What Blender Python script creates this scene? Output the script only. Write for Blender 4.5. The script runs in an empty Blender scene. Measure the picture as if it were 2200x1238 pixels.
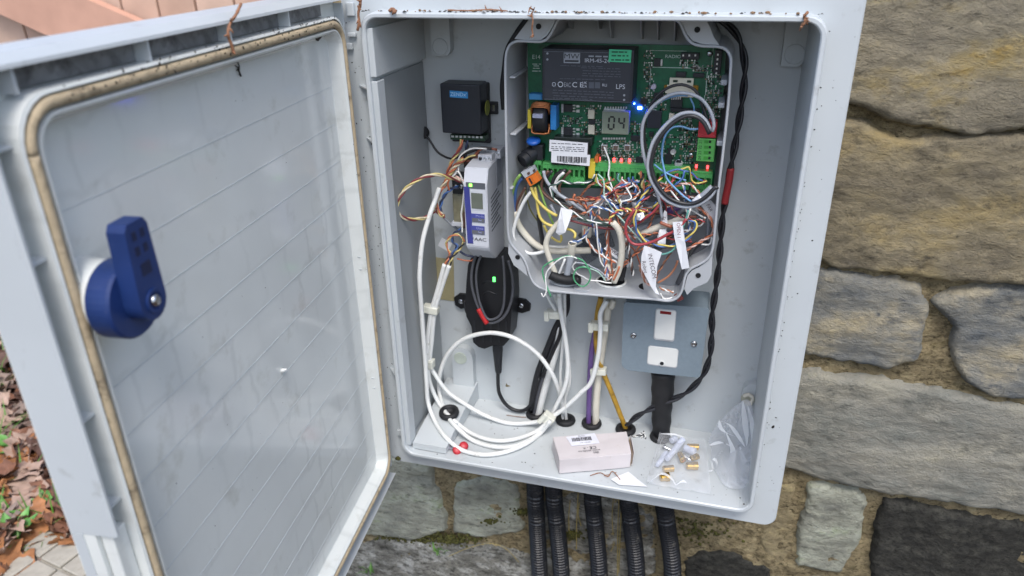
import bpy, bmesh, math, random
from mathutils import Vector, Matrix, noise
random.seed(7)
sc = bpy.context.scene
COL = sc.collection
PI = math.pi

# ------------------------------------------------------------------ camera
CL = Vector((0.33168, -0.65007, 0.55682)); F = 1592.39
CR = Matrix.Rotation(0.27824, 3, 'Z') @ Matrix.Rotation(0.01727, 3, 'Y') @ Matrix.Rotation(1.1288, 3, 'X')
cam = bpy.data.cameras.new('camera'); cam.lens = F/2200*36; cam.sensor_width = 36
cam.clip_start = 0.01; cam.clip_end = 500
cam.dof.use_dof = True; cam.dof.focus_distance = 0.74; cam.dof.aperture_fstop = 7.2
co = bpy.data.objects.new('camera', cam); COL.objects.link(co)
co.location = CL; co.rotation_euler = (1.1288, 0.01727, 0.27824); sc.camera = co

# ------------------------------------------------------------------ sky, sun, exposure
SUN_EL, SUN_AZ = math.radians(58), math.radians(160)      # azimuth clockwise from +Y
w = bpy.data.worlds.new('World'); sc.world = w; w.use_nodes = True
nt = w.node_tree; bg = nt.nodes['Background']; bg.inputs['Strength'].default_value = 0.15
sky = nt.nodes.new('ShaderNodeTexSky'); sky.sky_type = 'NISHITA'; sky.sun_disc = False
sky.sun_elevation = SUN_EL; sky.sun_rotation = SUN_AZ
sky.air_density = 1.0; sky.dust_density = 2.5; sky.ozone_density = 1.0
nt.links.new(sky.outputs[0], bg.inputs[0])
sun = bpy.data.lights.new('sun', 'SUN'); sun.energy = 1.0; sun.angle = math.radians(20); sun.color = (1.0, 0.985, 0.96)
so = bpy.data.objects.new('sun', sun); COL.objects.link(so); so.location = (0, -2, 4)
sd = Vector((math.sin(SUN_AZ)*math.cos(SUN_EL), math.cos(SUN_AZ)*math.cos(SUN_EL), math.sin(SUN_EL)))
so.rotation_euler = sd.to_track_quat('Z', 'Y').to_euler()
sc.view_settings.view_transform = 'Standard'; sc.view_settings.look = 'None'
sc.view_settings.gamma = 1; sc.view_settings.use_curve_mapping = False
sc.view_settings.exposure = 0.96

# ------------------------------------------------------------------ pixel -> point at a real depth
def ray(px, py): return CR @ Vector(((px-1100)/F, -(py-619)/F, -1))
def P(px, py, Y):
    d = ray(px, py); return CL + d*((Y-CL.y)/d.y)
def PZ(px, py, Z):
    d = ray(px, py); return CL + d*((Z-CL.z)/d.z)
TH = 1.67275
DD = Vector((-math.cos(TH), -math.sin(TH), 0)); DD = Vector((0.1018, -0.9948, 0)); DN = Vector((0.9948, 0.1018, 0)); DA = Vector((-0.01427, -0.00402, 0))
def dw(u, z, wd): return DA + DD*u + DN*wd + Vector((0, 0, z))
def PD(px, py, wd):
    d = ray(px, py); t = ((DA + DN*wd - CL).dot(DN))/d.dot(DN); return CL + d*t

# ------------------------------------------------------------------ materials
def lin(c): return tuple((v/12.92 if v <= .04045 else ((v+.055)/1.055)**2.4) for v in c)
def hexc(h):
    if not isinstance(h, str): return lin(tuple(v/255 for v in h))
    return lin(tuple(int(h[i:i+2], 16)/255 for i in (0, 2, 4)))
MC = {}
def mat(name, col, rough=.5, metal=0, var=.12, scale=60, bump=0, bscale=300, spec=.5, dirt=None, dscale=90, damt=.5, alpha=1, emit=0, coat=0):
    if name in MC: return MC[name]
    c = hexc(col) if isinstance(col, str) else col
    m = bpy.data.materials.new(name); m.use_nodes = True; MC[name] = m
    t = m.node_tree; N = t.nodes; L = t.links; b = N['Principled BSDF']
    tc = N.new('ShaderNodeTexCoord')
    nz = N.new('ShaderNodeTexNoise'); nz.inputs['Scale'].default_value = scale; nz.inputs['Detail'].default_value = 5
    L.new(tc.outputs['Object'], nz.inputs['Vector'])
    cr = N.new('ShaderNodeValToRGB')
    cr.color_ramp.elements[0].position = .3; cr.color_ramp.elements[1].position = .7
    cr.color_ramp.elements[0].color = (*[v*(1-var) for v in c], 1); cr.color_ramp.elements[1].color = (*[min(1, v*(1+var)) for v in c], 1)
    L.new(nz.outputs[0], cr.inputs[0]); out = cr.outputs[0]
    if dirt:
        n2 = N.new('ShaderNodeTexNoise'); n2.inputs['Scale'].default_value = dscale; n2.inputs['Detail'].default_value = 8; n2.inputs['Roughness'].default_value = .65
        L.new(tc.outputs['Object'], n2.inputs['Vector'])
        r2 = N.new('ShaderNodeValToRGB'); r2.color_ramp.elements[0].position = 1-damt; r2.color_ramp.elements[1].position = min(1, 1.22-damt)
        L.new(n2.outputs[0], r2.inputs[0])
        mx = N.new('ShaderNodeMix'); mx.data_type = 'RGBA'; L.new(r2.outputs[0], mx.inputs[0]); L.new(out, mx.inputs[6])
        mx.inputs[7].default_value = (*(hexc(dirt) if isinstance(dirt, str) else dirt), 1); out = mx.outputs[2]
    L.new(out, b.inputs['Base Color'])
    b.inputs['Roughness'].default_value = rough; b.inputs['Metallic'].default_value = metal
    b.inputs['Specular IOR Level'].default_value = spec; b.inputs['Alpha'].default_value = alpha
    if coat: b.inputs['Coat Weight'].default_value = coat; b.inputs['Coat Roughness'].default_value = .1
    if bump:
        n3 = N.new('ShaderNodeTexNoise'); n3.inputs['Scale'].default_value = bscale; n3.inputs['Detail'].default_value = 6
        L.new(tc.outputs['Object'], n3.inputs['Vector'])
        bp = N.new('ShaderNodeBump'); bp.inputs['Strength'].default_value = bump; bp.inputs['Distance'].default_value = .002
        L.new(n3.outputs[0], bp.inputs['Height']); L.new(bp.outputs[0], b.inputs['Normal'])
    if emit:
        b.inputs['Emission Color'].default_value = (*c, 1); b.inputs['Emission Strength'].default_value = emit
    return m

def stone_mat(name, c1, c2, c3, scale=22, bump=.8, dark='2c2b26', damt=.42, lich=None):
    m = bpy.data.materials.new(name); m.use_nodes = True
    t = m.node_tree; N = t.nodes; L = t.links; b = N['Principled BSDF']; b.inputs['Roughness'].default_value = .92; b.inputs['Specular IOR Level'].default_value = .25
    tc = N.new('ShaderNodeTexCoord'); mp = N.new('ShaderNodeMapping'); mp.inputs['Scale'].default_value = (1, 1, 1.7); L.new(tc.outputs['Object'], mp.inputs[0])
    def nz(s, d=8, r=.62):
        n = N.new('ShaderNodeTexNoise'); n.inputs['Scale'].default_value = s; n.inputs['Detail'].default_value = d; n.inputs['Roughness'].default_value = r
        L.new(mp.outputs[0], n.inputs['Vector']); return n
    n1 = nz(scale); cr = N.new('ShaderNodeValToRGB'); e = cr.color_ramp.elements
    e[0].position = .32; e[0].color = (*hexc(c1), 1); e[1].position = .68; e[1].color = (*hexc(c3), 1)
    x = e.new(.5); x.color = (*hexc(c2), 1); L.new(n1.outputs[0], cr.inputs[0]); out = cr.outputs[0]
    def over(out, s, colr, amt, soft=.18):
        n2 = nz(s, 10, .7); r2 = N.new('ShaderNodeValToRGB'); r2.color_ramp.elements[0].position = 1-amt; r2.color_ramp.elements[1].position = min(1, 1-amt+soft)
        L.new(n2.outputs[0], r2.inputs[0]); mx = N.new('ShaderNodeMix'); mx.data_type = 'RGBA'
        L.new(r2.outputs[0], mx.inputs[0]); L.new(out, mx.inputs[6]); mx.inputs[7].default_value = (*hexc(colr), 1); return mx.outputs[2]
    out = over(out, scale*1.3, dark, damt*.93, .25); out = over(out, scale*3.1, dark, damt)
    out = over(out, scale*12, dark, damt*.85, .12)
    if lich: out = over(out, scale*.9, lich[0], lich[1])
    L.new(out, b.inputs['Base Color'])
    h1 = nz(95, 12, .72); bp = N.new('ShaderNodeBump'); bp.inputs['Strength'].default_value = bump; bp.inputs['Distance'].default_value = .011
    L.new(h1.outputs[0], bp.inputs['Height'])
    vo = N.new('ShaderNodeTexNoise'); vo.inputs['Scale'].default_value = 420; vo.inputs['Detail'].default_value = 4; L.new(mp.outputs[0], vo.inputs['Vector'])
    b2 = N.new('ShaderNodeBump'); b2.inputs['Strength'].default_value = bump*.6; b2.inputs['Distance'].default_value = .0030
    L.new(vo.outputs[0], b2.inputs['Height']); L.new(bp.outputs[0], b2.inputs['Normal']); L.new(b2.outputs[0], b.inputs['Normal'])
    return m

CAB = mat('cabinet_plastic', (.48, .515, .53), .36, var=.05, scale=9, bump=.03, bscale=900, dirt=(.30, .31, .30), dscale=50, damt=.405)
CABT = mat('cabinet_dirty_plastic', (.17, .175, .18), .5, var=.4, scale=40, dirt=(.014, .014, .015), dscale=60, damt=.52)
DOORM = mat('door_gloss_plastic', (.66, .685, .66), .12, var=.03, scale=16, bump=.02, bscale=25, spec=.6, dirt='b9bbb3', dscale=26, damt=.42)
def grid_tint(m):  # mixes a faint, wavy grey brick grid into the base colour
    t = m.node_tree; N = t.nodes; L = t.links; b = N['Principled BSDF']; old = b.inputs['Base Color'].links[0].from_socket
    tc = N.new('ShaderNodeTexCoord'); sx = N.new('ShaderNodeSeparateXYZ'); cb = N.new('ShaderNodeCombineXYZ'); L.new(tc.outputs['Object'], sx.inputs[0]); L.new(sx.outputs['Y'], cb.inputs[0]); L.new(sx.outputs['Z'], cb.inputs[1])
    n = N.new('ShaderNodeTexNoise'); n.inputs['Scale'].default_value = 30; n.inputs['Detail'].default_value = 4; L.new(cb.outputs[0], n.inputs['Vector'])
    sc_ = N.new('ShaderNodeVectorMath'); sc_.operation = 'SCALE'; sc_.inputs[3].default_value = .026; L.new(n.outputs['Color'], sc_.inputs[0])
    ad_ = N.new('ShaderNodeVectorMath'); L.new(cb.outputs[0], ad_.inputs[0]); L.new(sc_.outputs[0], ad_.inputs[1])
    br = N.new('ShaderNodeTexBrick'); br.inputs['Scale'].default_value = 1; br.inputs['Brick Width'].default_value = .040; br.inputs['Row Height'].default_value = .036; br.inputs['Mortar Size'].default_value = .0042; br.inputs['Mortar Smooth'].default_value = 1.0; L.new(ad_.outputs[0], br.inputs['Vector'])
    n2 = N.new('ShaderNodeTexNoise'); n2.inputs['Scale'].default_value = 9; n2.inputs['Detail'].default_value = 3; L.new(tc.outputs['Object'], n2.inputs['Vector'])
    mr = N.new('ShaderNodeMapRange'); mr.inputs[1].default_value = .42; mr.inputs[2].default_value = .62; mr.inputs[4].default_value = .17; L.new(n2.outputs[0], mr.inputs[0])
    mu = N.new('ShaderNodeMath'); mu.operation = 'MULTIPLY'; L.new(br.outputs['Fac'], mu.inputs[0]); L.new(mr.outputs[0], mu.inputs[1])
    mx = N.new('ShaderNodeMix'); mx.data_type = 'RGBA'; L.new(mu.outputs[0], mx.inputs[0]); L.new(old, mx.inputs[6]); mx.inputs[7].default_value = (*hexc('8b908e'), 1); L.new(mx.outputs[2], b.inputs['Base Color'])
grid_tint(DOORM)
GASK = mat('gasket_foam', 'b3a285', .8, var=.12, scale=120, bump=.3, bscale=500, dirt='3a3226', dscale=80, damt=.46)
CASE = mat('case_plastic', 'a9adb1', .42, var=.03, scale=20, bump=.02, bscale=900)
PCB = mat('board_green', '0d5a3c', .42, var=.2, scale=70, spec=.5, dirt='0a4630', dscale=220, damt=.5)
BLK = mat('black_plastic', '1d2025', .45, var=.15, scale=100, bump=.05, bscale=1500)
BLKS = mat('black_rubber', '17181b', .62, var=.2, scale=120, bump=.1, bscale=900, dirt='3d3c3a', dscale=200, damt=.36)
WHT = mat('white_plastic', 'd9dbd8', .35, var=.03)
WCAB = mat('white_cable_sheath', 'd8dad8', .34, var=.05, scale=40, dirt=(.36, .34, .27), dscale=90, damt=.41)
CREAM = mat('cream_cable_sheath', (.62, .59, .50), .5, var=.07, scale=60, dirt='7a705c', dscale=150, damt=.36)
GREYC = mat('grey_cable_sheath', '9aa0a8', .42, var=.06)
DGREY = mat('dark_grey_cable', '4c4e54', .5, var=.1)
BLKC = mat('black_cable_sheath', '1b1c20', .45, var=.15, scale=100, dirt='44433f', dscale=160, damt=.35)
STEEL = mat('steel', 'b9bcc0', .25, 1, var=.08)
SOLD = mat('solder', 'd3d6d6', .3, .6, var=.15, scale=400)
BRASS = mat('brass', 'c9a24e', .25, 1, var=.1)
TGRN = mat('terminal_green', '4f9f58', .42, var=.06)
TGRND = mat('terminal_hole', '0f2a16', .7)
TEXTW = mat('print_grey', '8c9199', .6, var=.05)
TEXTD = mat('print_dark', '22242a', .6, var=.05)
TEXTL = mat('silk_white', 'b7c9bf', .6, var=.1)
PAPER = mat('white_paper', 'dadce0', .7, var=.03, scale=30)
CARD = mat('card_pinkish', (.56, .525, .53), .8, var=.04, scale=40, dirt='a89c90', dscale=60, damt=.36)
FILM = mat('clear_film', 'dfe3e8', .08, var=.02, alpha=.24, spec=.8)
FILM3 = mat('crumpled_film', 'e2e7ee', .12, var=.03, alpha=.34, spec=.8)
FILM2 = mat('clear_film_fold', 'eef2f6', .15, var=.02, alpha=.5, spec=.8)
WC = {}
def wcol(k):
    d = dict(red='a3202b', dred='7d1a26', yel='d8c13a', yelp='c9b765', blu='2560a8', lblu='5a9bd0', dblu='1d2f55', org='c8672c', dorg='9a4a22', brn='6b4433', wht='d7d8d4', pink='d0a698', grn='2f9a62', lime='7fae3e', teal='4f9d90', pgrn='9cc3b4', blk='1c1d22', gry='9aa1ab', tan='b7a793', cream='cdbf9d', olive='7c7a32', gold='b8862c', pur='5e3c86', dgrn='1f4a3c', copper='b06a3c')
    cc_ = hexc(d[k]); g_ = sum(cc_)/3
    return mat('wire_'+k, tuple(.80*v+.20*g_+.012 for v in cc_), .38, var=.08, scale=200)

# ------------------------------------------------------------------ builders
ORG = {}                                   # object -> world origin (nothing is rotated at object level)
def setp(o, label=None, cat=None, group=None, kind=None):
    if label: o['label'] = label
    if cat: o['category'] = cat
    if group: o['group'] = group
    if kind: o['kind'] = kind
    return o
def thing(name, label, cat, base, group=None, kind=None):
    o = bpy.data.objects.new(name, None); COL.objects.link(o); o.location = base; o.empty_display_size = .01
    ORG[o.name] = Vector(base); return setp(o, label, cat, group, kind)
def obj(name, bm, m, parent=None, smooth=False, origin=None):
    me = bpy.data.meshes.new(name)
    bmesh.ops.recalc_face_normals(bm, faces=bm.faces[:])
    vs = [v.co for v in bm.verts]
    if origin is None:
        lo = [min(v[i] for v in vs) for i in range(3)]; hi = [max(v[i] for v in vs) for i in range(3)]
        origin = Vector(((lo[0]+hi[0])/2, (lo[1]+hi[1])/2, lo[2] if parent is None else (lo[2]+hi[2])/2))
    for v in bm.verts: v.co -= origin
    if smooth:
        for f in bm.faces: f.smooth = True
    bm.to_mesh(me); bm.free()
    for mm in (m if isinstance(m, (list, tuple)) else [m]): me.materials.append(mm)
    o = bpy.data.objects.new(name, me); COL.objects.link(o)
    if parent is not None:
        o.parent = parent; o.location = origin - ORG[parent.name]
    else: o.location = origin
    ORG[o.name] = Vector(origin); return o
def inst(name, src, origin, parent=None, rot=None, scale=None):       # share the mesh of src
    o = src.copy(); o.name = name; COL.objects.link(o); o.parent = parent
    o.location = Vector(origin) - (ORG[parent.name] if parent is not None else Vector((0, 0, 0)))
    if rot: o.rotation_euler = rot
    if scale: o.scale = scale
    ORG[o.name] = Vector(origin); return o
def NB(): return bmesh.new()
def box(bm, c, s, R=None, bev=0, seg=2):
    r = bmesh.ops.create_cube(bm, size=1)
    vs = r['verts']
    for v in vs: v.co = Vector((v.co.x*s[0], v.co.y*s[1], v.co.z*s[2]))
    if bev:
        es = list({e for v in vs for e in v.link_edges})
        g = bmesh.ops.bevel(bm, geom=es, offset=bev, segments=seg, affect='EDGES', profile=.5)
        vs = list({v for f in g['faces'] for v in f.verts} | {v for v in vs if v.is_valid})
    for v in vs:
        if R is not None: v.co = R @ v.co
        v.co += Vector(c)
    return bm
def cyl(bm, a, b, r1, r2=None, n=16, cap=True):
    a, b = Vector(a), Vector(b); r2 = r1 if r2 is None else r2
    q = (b-a).normalized().to_track_quat('Z', 'Y').to_matrix()
    A = [bm.verts.new(a + q @ Vector((r1*math.cos(2*PI*i/n), r1*math.sin(2*PI*i/n), 0))) for i in range(n)]
    B = [bm.verts.new(b + q @ Vector((r2*math.cos(2*PI*i/n), r2*math.sin(2*PI*i/n), 0))) for i in range(n)]
    for i in range(n): bm.faces.new((A[i], A[(i+1) % n], B[(i+1) % n], B[i]))
    if cap: bm.faces.new(A[::-1]); bm.faces.new(B)
    return bm
def lathe(bm, c, axis, prof, n=24):                    # prof: (radius, height) pairs
    q = Vector(axis).normalized().to_track_quat('Z', 'Y').to_matrix(); R = []
    for r, h in prof: R.append([bm.verts.new(Vector(c) + q @ Vector((r*math.cos(2*PI*i/n), r*math.sin(2*PI*i/n), h))) for i in range(n)])
    for a, b in zip(R, R[1:]):
        for i in range(n): bm.faces.new((a[i], a[(i+1) % n], b[(i+1) % n], b[i]))
    bm.faces.new(R[0][::-1]); bm.faces.new(R[-1]); return bm
def prism(bm, pts, ext):                               # polygon of 3D points swept along ext
    A = [bm.verts.new(Vector(p)) for p in pts]; B = [bm.verts.new(Vector(p)+Vector(ext)) for p in pts]
    n = len(A); fa = bm.faces.new(A[::-1]); fb = bm.faces.new(B)
    for i in range(n): bm.faces.new((A[i], A[(i+1) % n], B[(i+1) % n], B[i]))
    bmesh.ops.triangulate(bm, faces=[fa, fb], ngon_method='EAR_CLIP'); return bm
def crom(pts, step, closed=False):
    pts = [Vector(p) for p in pts]
    ok = [pts[0]]
    for p in pts[1:]:
        if (p-ok[-1]).length > 1e-5: ok.append(p)
    pts = ok; n = len(pts)
    if n == 2 and not closed: pts = [pts[0], (pts[0]+pts[1])/2, pts[1]]; n = 3
    out = []
    for i in range(n if closed else n-1):
        g = (lambda k: pts[k % n]) if closed else (lambda k: pts[min(max(k, 0), n-1)])
        p0, p1, p2, p3 = g(i-1), g(i), g(i+1), g(i+2)
        m = max(2, int((p2-p1).length/step))
        for k in range(m):
            t = k/m
            out.append(.5*((2*p1)+(p2-p0)*t+(2*p0-5*p1+4*p2-p3)*t*t+(3*p1-p0-3*p2+p3)*t**3))
    if not closed: out.append(pts[-1])
    return out
def frames(pts):
    T = [(pts[min(i+1, len(pts)-1)]-pts[max(i-1, 0)]).normalized() for i in range(len(pts))]
    n = Vector((0, 0, 1)) if abs(T[0].z) < .9 else Vector((1, 0, 0)); out = []
    for t in T:
        n = n - t*n.dot(t)
        n = n.normalized() if n.length > 1e-6 else t.orthogonal().normalized()
        out.append((t, n, t.cross(n)))
    return out
def tube(bm, pts, r, n=8, step=.003, rf=None, raw=False):
    c = pts if raw else crom(pts, step); fr = frames(c); R = []
    for i, (p, (t, a, b)) in enumerate(zip(c, fr)):
        rr = rf(i, len(c)) if rf else r
        R.append([bm.verts.new(p + (a*math.cos(2*PI*k/n)+b*math.sin(2*PI*k/n))*rr) for k in range(n)])
    for x, y in zip(R, R[1:]):
        for k in range(n): bm.faces.new((x[k], x[(k+1) % n], y[(k+1) % n], y[k]))
    bm.faces.new(R[0][::-1]); bm.faces.new(R[-1]); return bm
def depth(pts, y0, y1=None):                           # pixel path -> points, depth running from y0 to y1 (or own depth)
    y1 = y0 if y1 is None else y1; L = [0]
    for a, b in zip(pts, pts[1:]): L.append(L[-1]+math.hypot(a[0]-b[0], a[1]-b[1]))
    return [P(p[0], p[1], p[2] if len(p) > 2 else y0+(y1-y0)*l/max(L[-1], 1e-6)) for p, l in zip(pts, L)]
def floor_z(x, y): return (.0135+.0175*max(0, y-.008)/.121 if x < .0535 else .0050)
def lay(pts, y0, y1, r):                               # keep a cable resting on the cabinet floor instead of sinking into it
    out = []
    for p, v in zip(pts, depth(pts, y0, y1)):
        Y = v.y
        while v.z < floor_z(v.x, v.y)+r and Y > .006: Y -= .001; v = P(p[0], p[1], Y)
        out.append(v)
    return out
def wire(label, col, pts, y0, y1=None, r=.00085, name='wire', cat='wire', n=8, m=None):
    return setp(obj(name, tube(NB(), depth(pts, y0, y1), r, n, .0025), m or wcol(col), smooth=True), label, cat)
def twist(label, cols, pts, y0, y1=None, r=.00085, pitch=.014, name='twisted_wires', cat='wire', mats=None, parts='strand', n=7):
    if r < .0018 and len(cols) < 5: r *= .84; pitch *= .9
    c = crom(depth(pts, y0, y1), .0012); fr = frames(c)
    base = Vector(min(c, key=lambda v: v.z)); t = thing(name, label, cat, base)
    s = 0; S = [0]
    for a, b in zip(c, c[1:]): s += (b-a).length; S.append(s)
    k = len(cols); rad = r*(1.0 if k == 2 else 1.2)
    for j, cl in enumerate(cols):
        ph = 2*PI*j/k
        q = [p + (a*math.cos(2*PI*d/pitch+ph)+b*math.sin(2*PI*d/pitch+ph))*rad for p, (tt, a, b), d in zip(c, fr, S)]
        obj(parts, tube(NB(), q, r, n, raw=True), mats[j] if mats else wcol(cl), t, smooth=True)
    return t
def fr_rect(px0, py0, px1, py1, Y):
    cx, cy = (px0+px1)/2, (py0+py1)/2; c = P(cx, cy, Y)
    return c, (P(px1, cy, Y)-P(px0, cy, Y)).x, (P(cx, py0, Y)-P(cx, py1, Y)).z
def fbox(name, px0, py0, px1, py1, Yf, Yb, m, parent, bev=0, smooth=False, tilt=0):
    c, sx, sz = fr_rect(px0, py0, px1, py1, Yf)
    R = Matrix.Rotation(math.radians(tilt), 3, 'Y') if tilt else None
    return obj(name, box(NB(), (c.x, (Yf+Yb)/2, c.z), (sx, Yb-Yf, sz), R, bev), m, parent, smooth)
TXT = []
def txt(s, origin, right, up, h, m, parent, name='lettering', align='CENTER', sx=1.0):
    TXT.append((s, Vector(origin), Vector(right).normalized(), Vector(up).normalized(), h, m, parent, name, align, sx))
def ftxt(s, px, py, Y, hpx, m, parent, name='lettering', rot=0, align='CENTER', sx=1.0):
    a = math.radians(rot); r = Vector((math.cos(a), 0, math.sin(a))); u = Vector((-math.sin(a), 0, math.cos(a)))
    txt(s, P(px, py, Y), r, u, (P(px, py-hpx/2, Y)-P(px, py+hpx/2, Y)).length, m, parent, name, align, sx)
def flush_text():
    dg = None; tmp = []
    for (s, o, r, u, h, m, par, nm, al, sx) in TXT:
        cu = bpy.data.curves.new(nm, 'FONT'); cu.body = s; cu.size = 1; cu.align_x = al; cu.align_y = 'CENTER'; cu.resolution_u = 3
        tmp.append(bpy.data.objects.new('tmp', cu)); COL.objects.link(tmp[-1])
    dg = bpy.context.evaluated_depsgraph_get(); dg.update()
    for t, (s, o, r, u, h, m, par, nm, al, sx) in zip(tmp, TXT):
        me = bpy.data.meshes.new_from_object(t.evaluated_get(dg))
        k = h/.7; nrm = r.cross(u)
        for v in me.vertices: v.co = r*(v.co.x*k*sx)+u*(v.co.y*k)
        me.materials.clear(); me.materials.append(m); me.name = nm
        ob = bpy.data.objects.new(nm, me); COL.objects.link(ob); ob.parent = par; ob.location = o - ORG[par.name]; ORG[ob.name] = o
    for t in tmp:
        c = t.data; bpy.data.objects.remove(t); bpy.data.curves.remove(c)
def inside(poly, x, z):
    c = False; n = len(poly)
    for i in range(n):
        (x1, z1), (x2, z2) = poly[i], poly[(i+1) % n]
        if (z1 > z) != (z2 > z) and x < (x2-x1)*(z-z1)/(z2-z1)+x1: c = not c
    return c
def rrect(x0, x1, z0, z1, r, n=6):
    out = []
    for cx, cz, a0 in ((x1-r, z1-r, 0), (x0+r, z1-r, 90), (x0+r, z0+r, 180), (x1-r, z0+r, 270)):
        for i in range(n+1):
            a = math.radians(a0+90*i/n); out.append((cx+r*math.cos(a), cz+r*math.sin(a)))
    return out
def loft(bm, loops, cap_last=False, cap_first=False):
    R = [[bm.verts.new(p) for p in l] for l in loops]; n = len(R[0])
    for a, b in zip(R, R[1:]):
        for i in range(n): bm.faces.new((a[i], a[(i+1) % n], b[(i+1) % n], b[i]))
    caps = []
    if cap_last: caps.append(bm.faces.new(R[-1]))
    if cap_first: caps.append(bm.faces.new(R[0][::-1]))
    if caps: bmesh.ops.triangulate(bm, faces=caps, ngon_method='EAR_CLIP')
    return bm

# ================================================================== SETTING
GZ = -.45
def fbm(v, s): return noise.fractal(v*s, 1.0, 2.0, 4)
gm = mat('soil', '3a2a1e', .95, var=.4, scale=40, bump=.6, bscale=120, dirt='1c1510', dscale=30, damt=.5)
bm = NB()
xs = [-200, -60, -20, -8, -4, -3, -2.5, -2, -1.5, -1, -.5, 0, 1, 3, 8, 20, 60, 200]
ys = [-200, -60, -20, -8, -4, -2, -1, -.5, 0, .5, .9, 1.4, 3, 8, 20, 60, 200]
G = [[bm.verts.new((x, y, GZ+(.01*noise.noise((x*3, y*3, 0)) if abs(x) < 5 else 0))) for y in ys] for x in xs]
for i in range(len(xs)-1):
    for j in range(len(ys)-1): bm.faces.new((G[i][j], G[i+1][j], G[i+1][j+1], G[i][j+1]))
setp(obj('ground', bm, gm, smooth=True, origin=Vector((0, 0, GZ))), kind='structure')

# ---- stone wall: mortar bed plus individual stones
wall = thing('stone_wall', 'rough old sandstone garden wall carrying the grey electrical cabinet', 'wall', (.6, .25, GZ-.05))
MORT = stone_mat('mortar', (126, 114, 88), (158, 143, 110), (186, 171, 134), 50, 1.0, (38, 33, 23), .49, ((84, 77, 44), .45))
bm = NB(); WY = .141; nx, nz_ = 300, 210; X0, X1, Z0, Z1 = -.17, 1.7, GZ-.04, .95
V = []
for i in range(nx+1):
    row = []
    for j in range(nz_+1):
        x = X0+(X1-X0)*(i/nx)**1.5; z = Z0+(Z1-Z0)*j/nz_
        y = WY - .004 + .006*fbm(Vector((x, 0, z)), 14) + .005*fbm(Vector((x, 5, z)), 60) + .0025*noise.noise(Vector((x*190, 2, z*190)))
        row.append(bm.verts.new((x, y, z)))
    V.append(row)
for i in range(nx):
    for j in range(nz_): bm.faces.new((V[i][j], V[i+1][j], V[i+1][j+1], V[i][j+1]))
obj('mortar', bm, MORT, wall, smooth=True)
obj('core', box(NB(), ((X0+X1)/2+.004, .155+.15, (Z0+Z1)/2), (X1-X0-.01, .28, Z1-Z0-.004)), MORT, wall)

import numpy as np
def stone(poly, m, dep=.022, rough=.005, sid=0, sp=.0036):
    """poly: list of (x,z). A height field with a rounded shoulder; its rim dips under the mortar."""
    q = np.array(poly); q2 = np.roll(q, -1, 0)
    lo = q.min(0)-.010; hi = q.max(0)+.010; nx_, nz2 = [int(v)+2 for v in (hi-lo)/sp]
    gx, gz = np.meshgrid(lo[0]+np.arange(nx_)*sp, lo[1]+np.arange(nz2)*sp, indexing='ij')
    best = np.full(gx.shape, 9.0); ins = np.zeros(gx.shape, bool)
    for (ax_, az_), (bx_, bz_) in zip(q, q2):
        ex, ez = bx_-ax_, bz_-az_; t = np.clip(((gx-ax_)*ex+(gz-az_)*ez)/max(ex*ex+ez*ez, 1e-12), 0, 1)
        best = np.minimum(best, np.hypot(gx-ax_-t*ex, gz-az_-t*ez))
        if az_ != bz_: ins ^= ((az_ > gz) != (bz_ > gz)) & (gx < ex*(gz-az_)/ez+ax_)
    sdf = np.where(ins, best, -best); bm = NB(); V = {}
    for i in range(nx_):
        for j in range(nz2):
            sd = sdf[i, j]+.0036
            if sd < -.009: continue
            p = Vector((gx[i, j], sid*.7, gz[i, j]))
            sd += .0040*noise.noise(p*30)+.0026*noise.noise(p*95)+.0012*noise.noise(p*210)
            e = min(1, max(0, (sd+.002)/.0075)); h = -.006+(dep+.002)*math.sqrt(max(0, 1-(1-e)**2)) if sd > -.002 else -.006+sd*2
            st = Vector((p.x*.6, p.y, p.z*1.5))
            h += e*(rough*1.2*fbm(p, 7)+rough*.45*fbm(st, 24)+rough*.30*fbm(st, 70)+rough*.22*noise.noise(p*180))
            V[i, j] = bm.verts.new((p.x, WY+.004-h, p.z))
    for (i, j), v in V.items():
        k = [(i, j), (i+1, j), (i+1, j+1), (i, j+1)]
        if all(t in V for t in k) and max(sdf[t] for t in k) > -.006: bm.faces.new([V[t] for t in k])
    bmesh.ops.delete(bm, geom=[v for v in bm.verts if not v.link_faces], context='VERTS')
    return obj('stone', bm, m, wall, smooth=True)
def pxpoly(p, Y=.128): return [(q.x, q.z) for q in (P(a, b, Y) for a, b in p)]
SM = dict(
 yel=stone_mat('stone_yellow', (130, 124, 110), (168, 158, 134), (198, 174, 112), 11, 1.0, (74, 71, 63), .46, ((204, 164, 76), .42)),
 tan=stone_mat('stone_tan', (120, 113, 99), (163, 151, 123), (192, 170, 118), 11, 1.0, (82, 77, 67), .46, ((198, 184, 148), .41)),
 bluegrey=stone_mat('stone_bluegrey', (95, 103, 110), (142, 140, 130), (189, 176, 145), 12, .8, (74, 81, 88), .46, ((189, 174, 138), .44)),
 grey=stone_mat('stone_grey', (124, 127, 120), (147, 145, 134), (170, 165, 147), 11, .8, (89, 92, 86), .45, (((152, 147, 113)), .40)),
 pale=stone_mat('stone_pale', (133, 134, 124), (168, 169, 153), (196, 200, 183), 20, .9, (83, 84, 74), .46, ((151, 166, 121), .44)),
 dark=stone_mat('stone_dark', (52, 52, 49), (69, 68, 63), (88, 87, 79), 60, 1.0, (31, 31, 28), .50),
 mort=stone_mat('stone_sandy', (141, 128, 100), (166, 152, 119), (184, 169, 127), 40, 1.0, (84, 75, 56), .46),
 lich=stone_mat('stone_lichen', (107, 105, 97), (148, 146, 136), (206, 205, 197), 40, 1.0, (46, 45, 40), .50, ((212, 212, 205), .44)))
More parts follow.
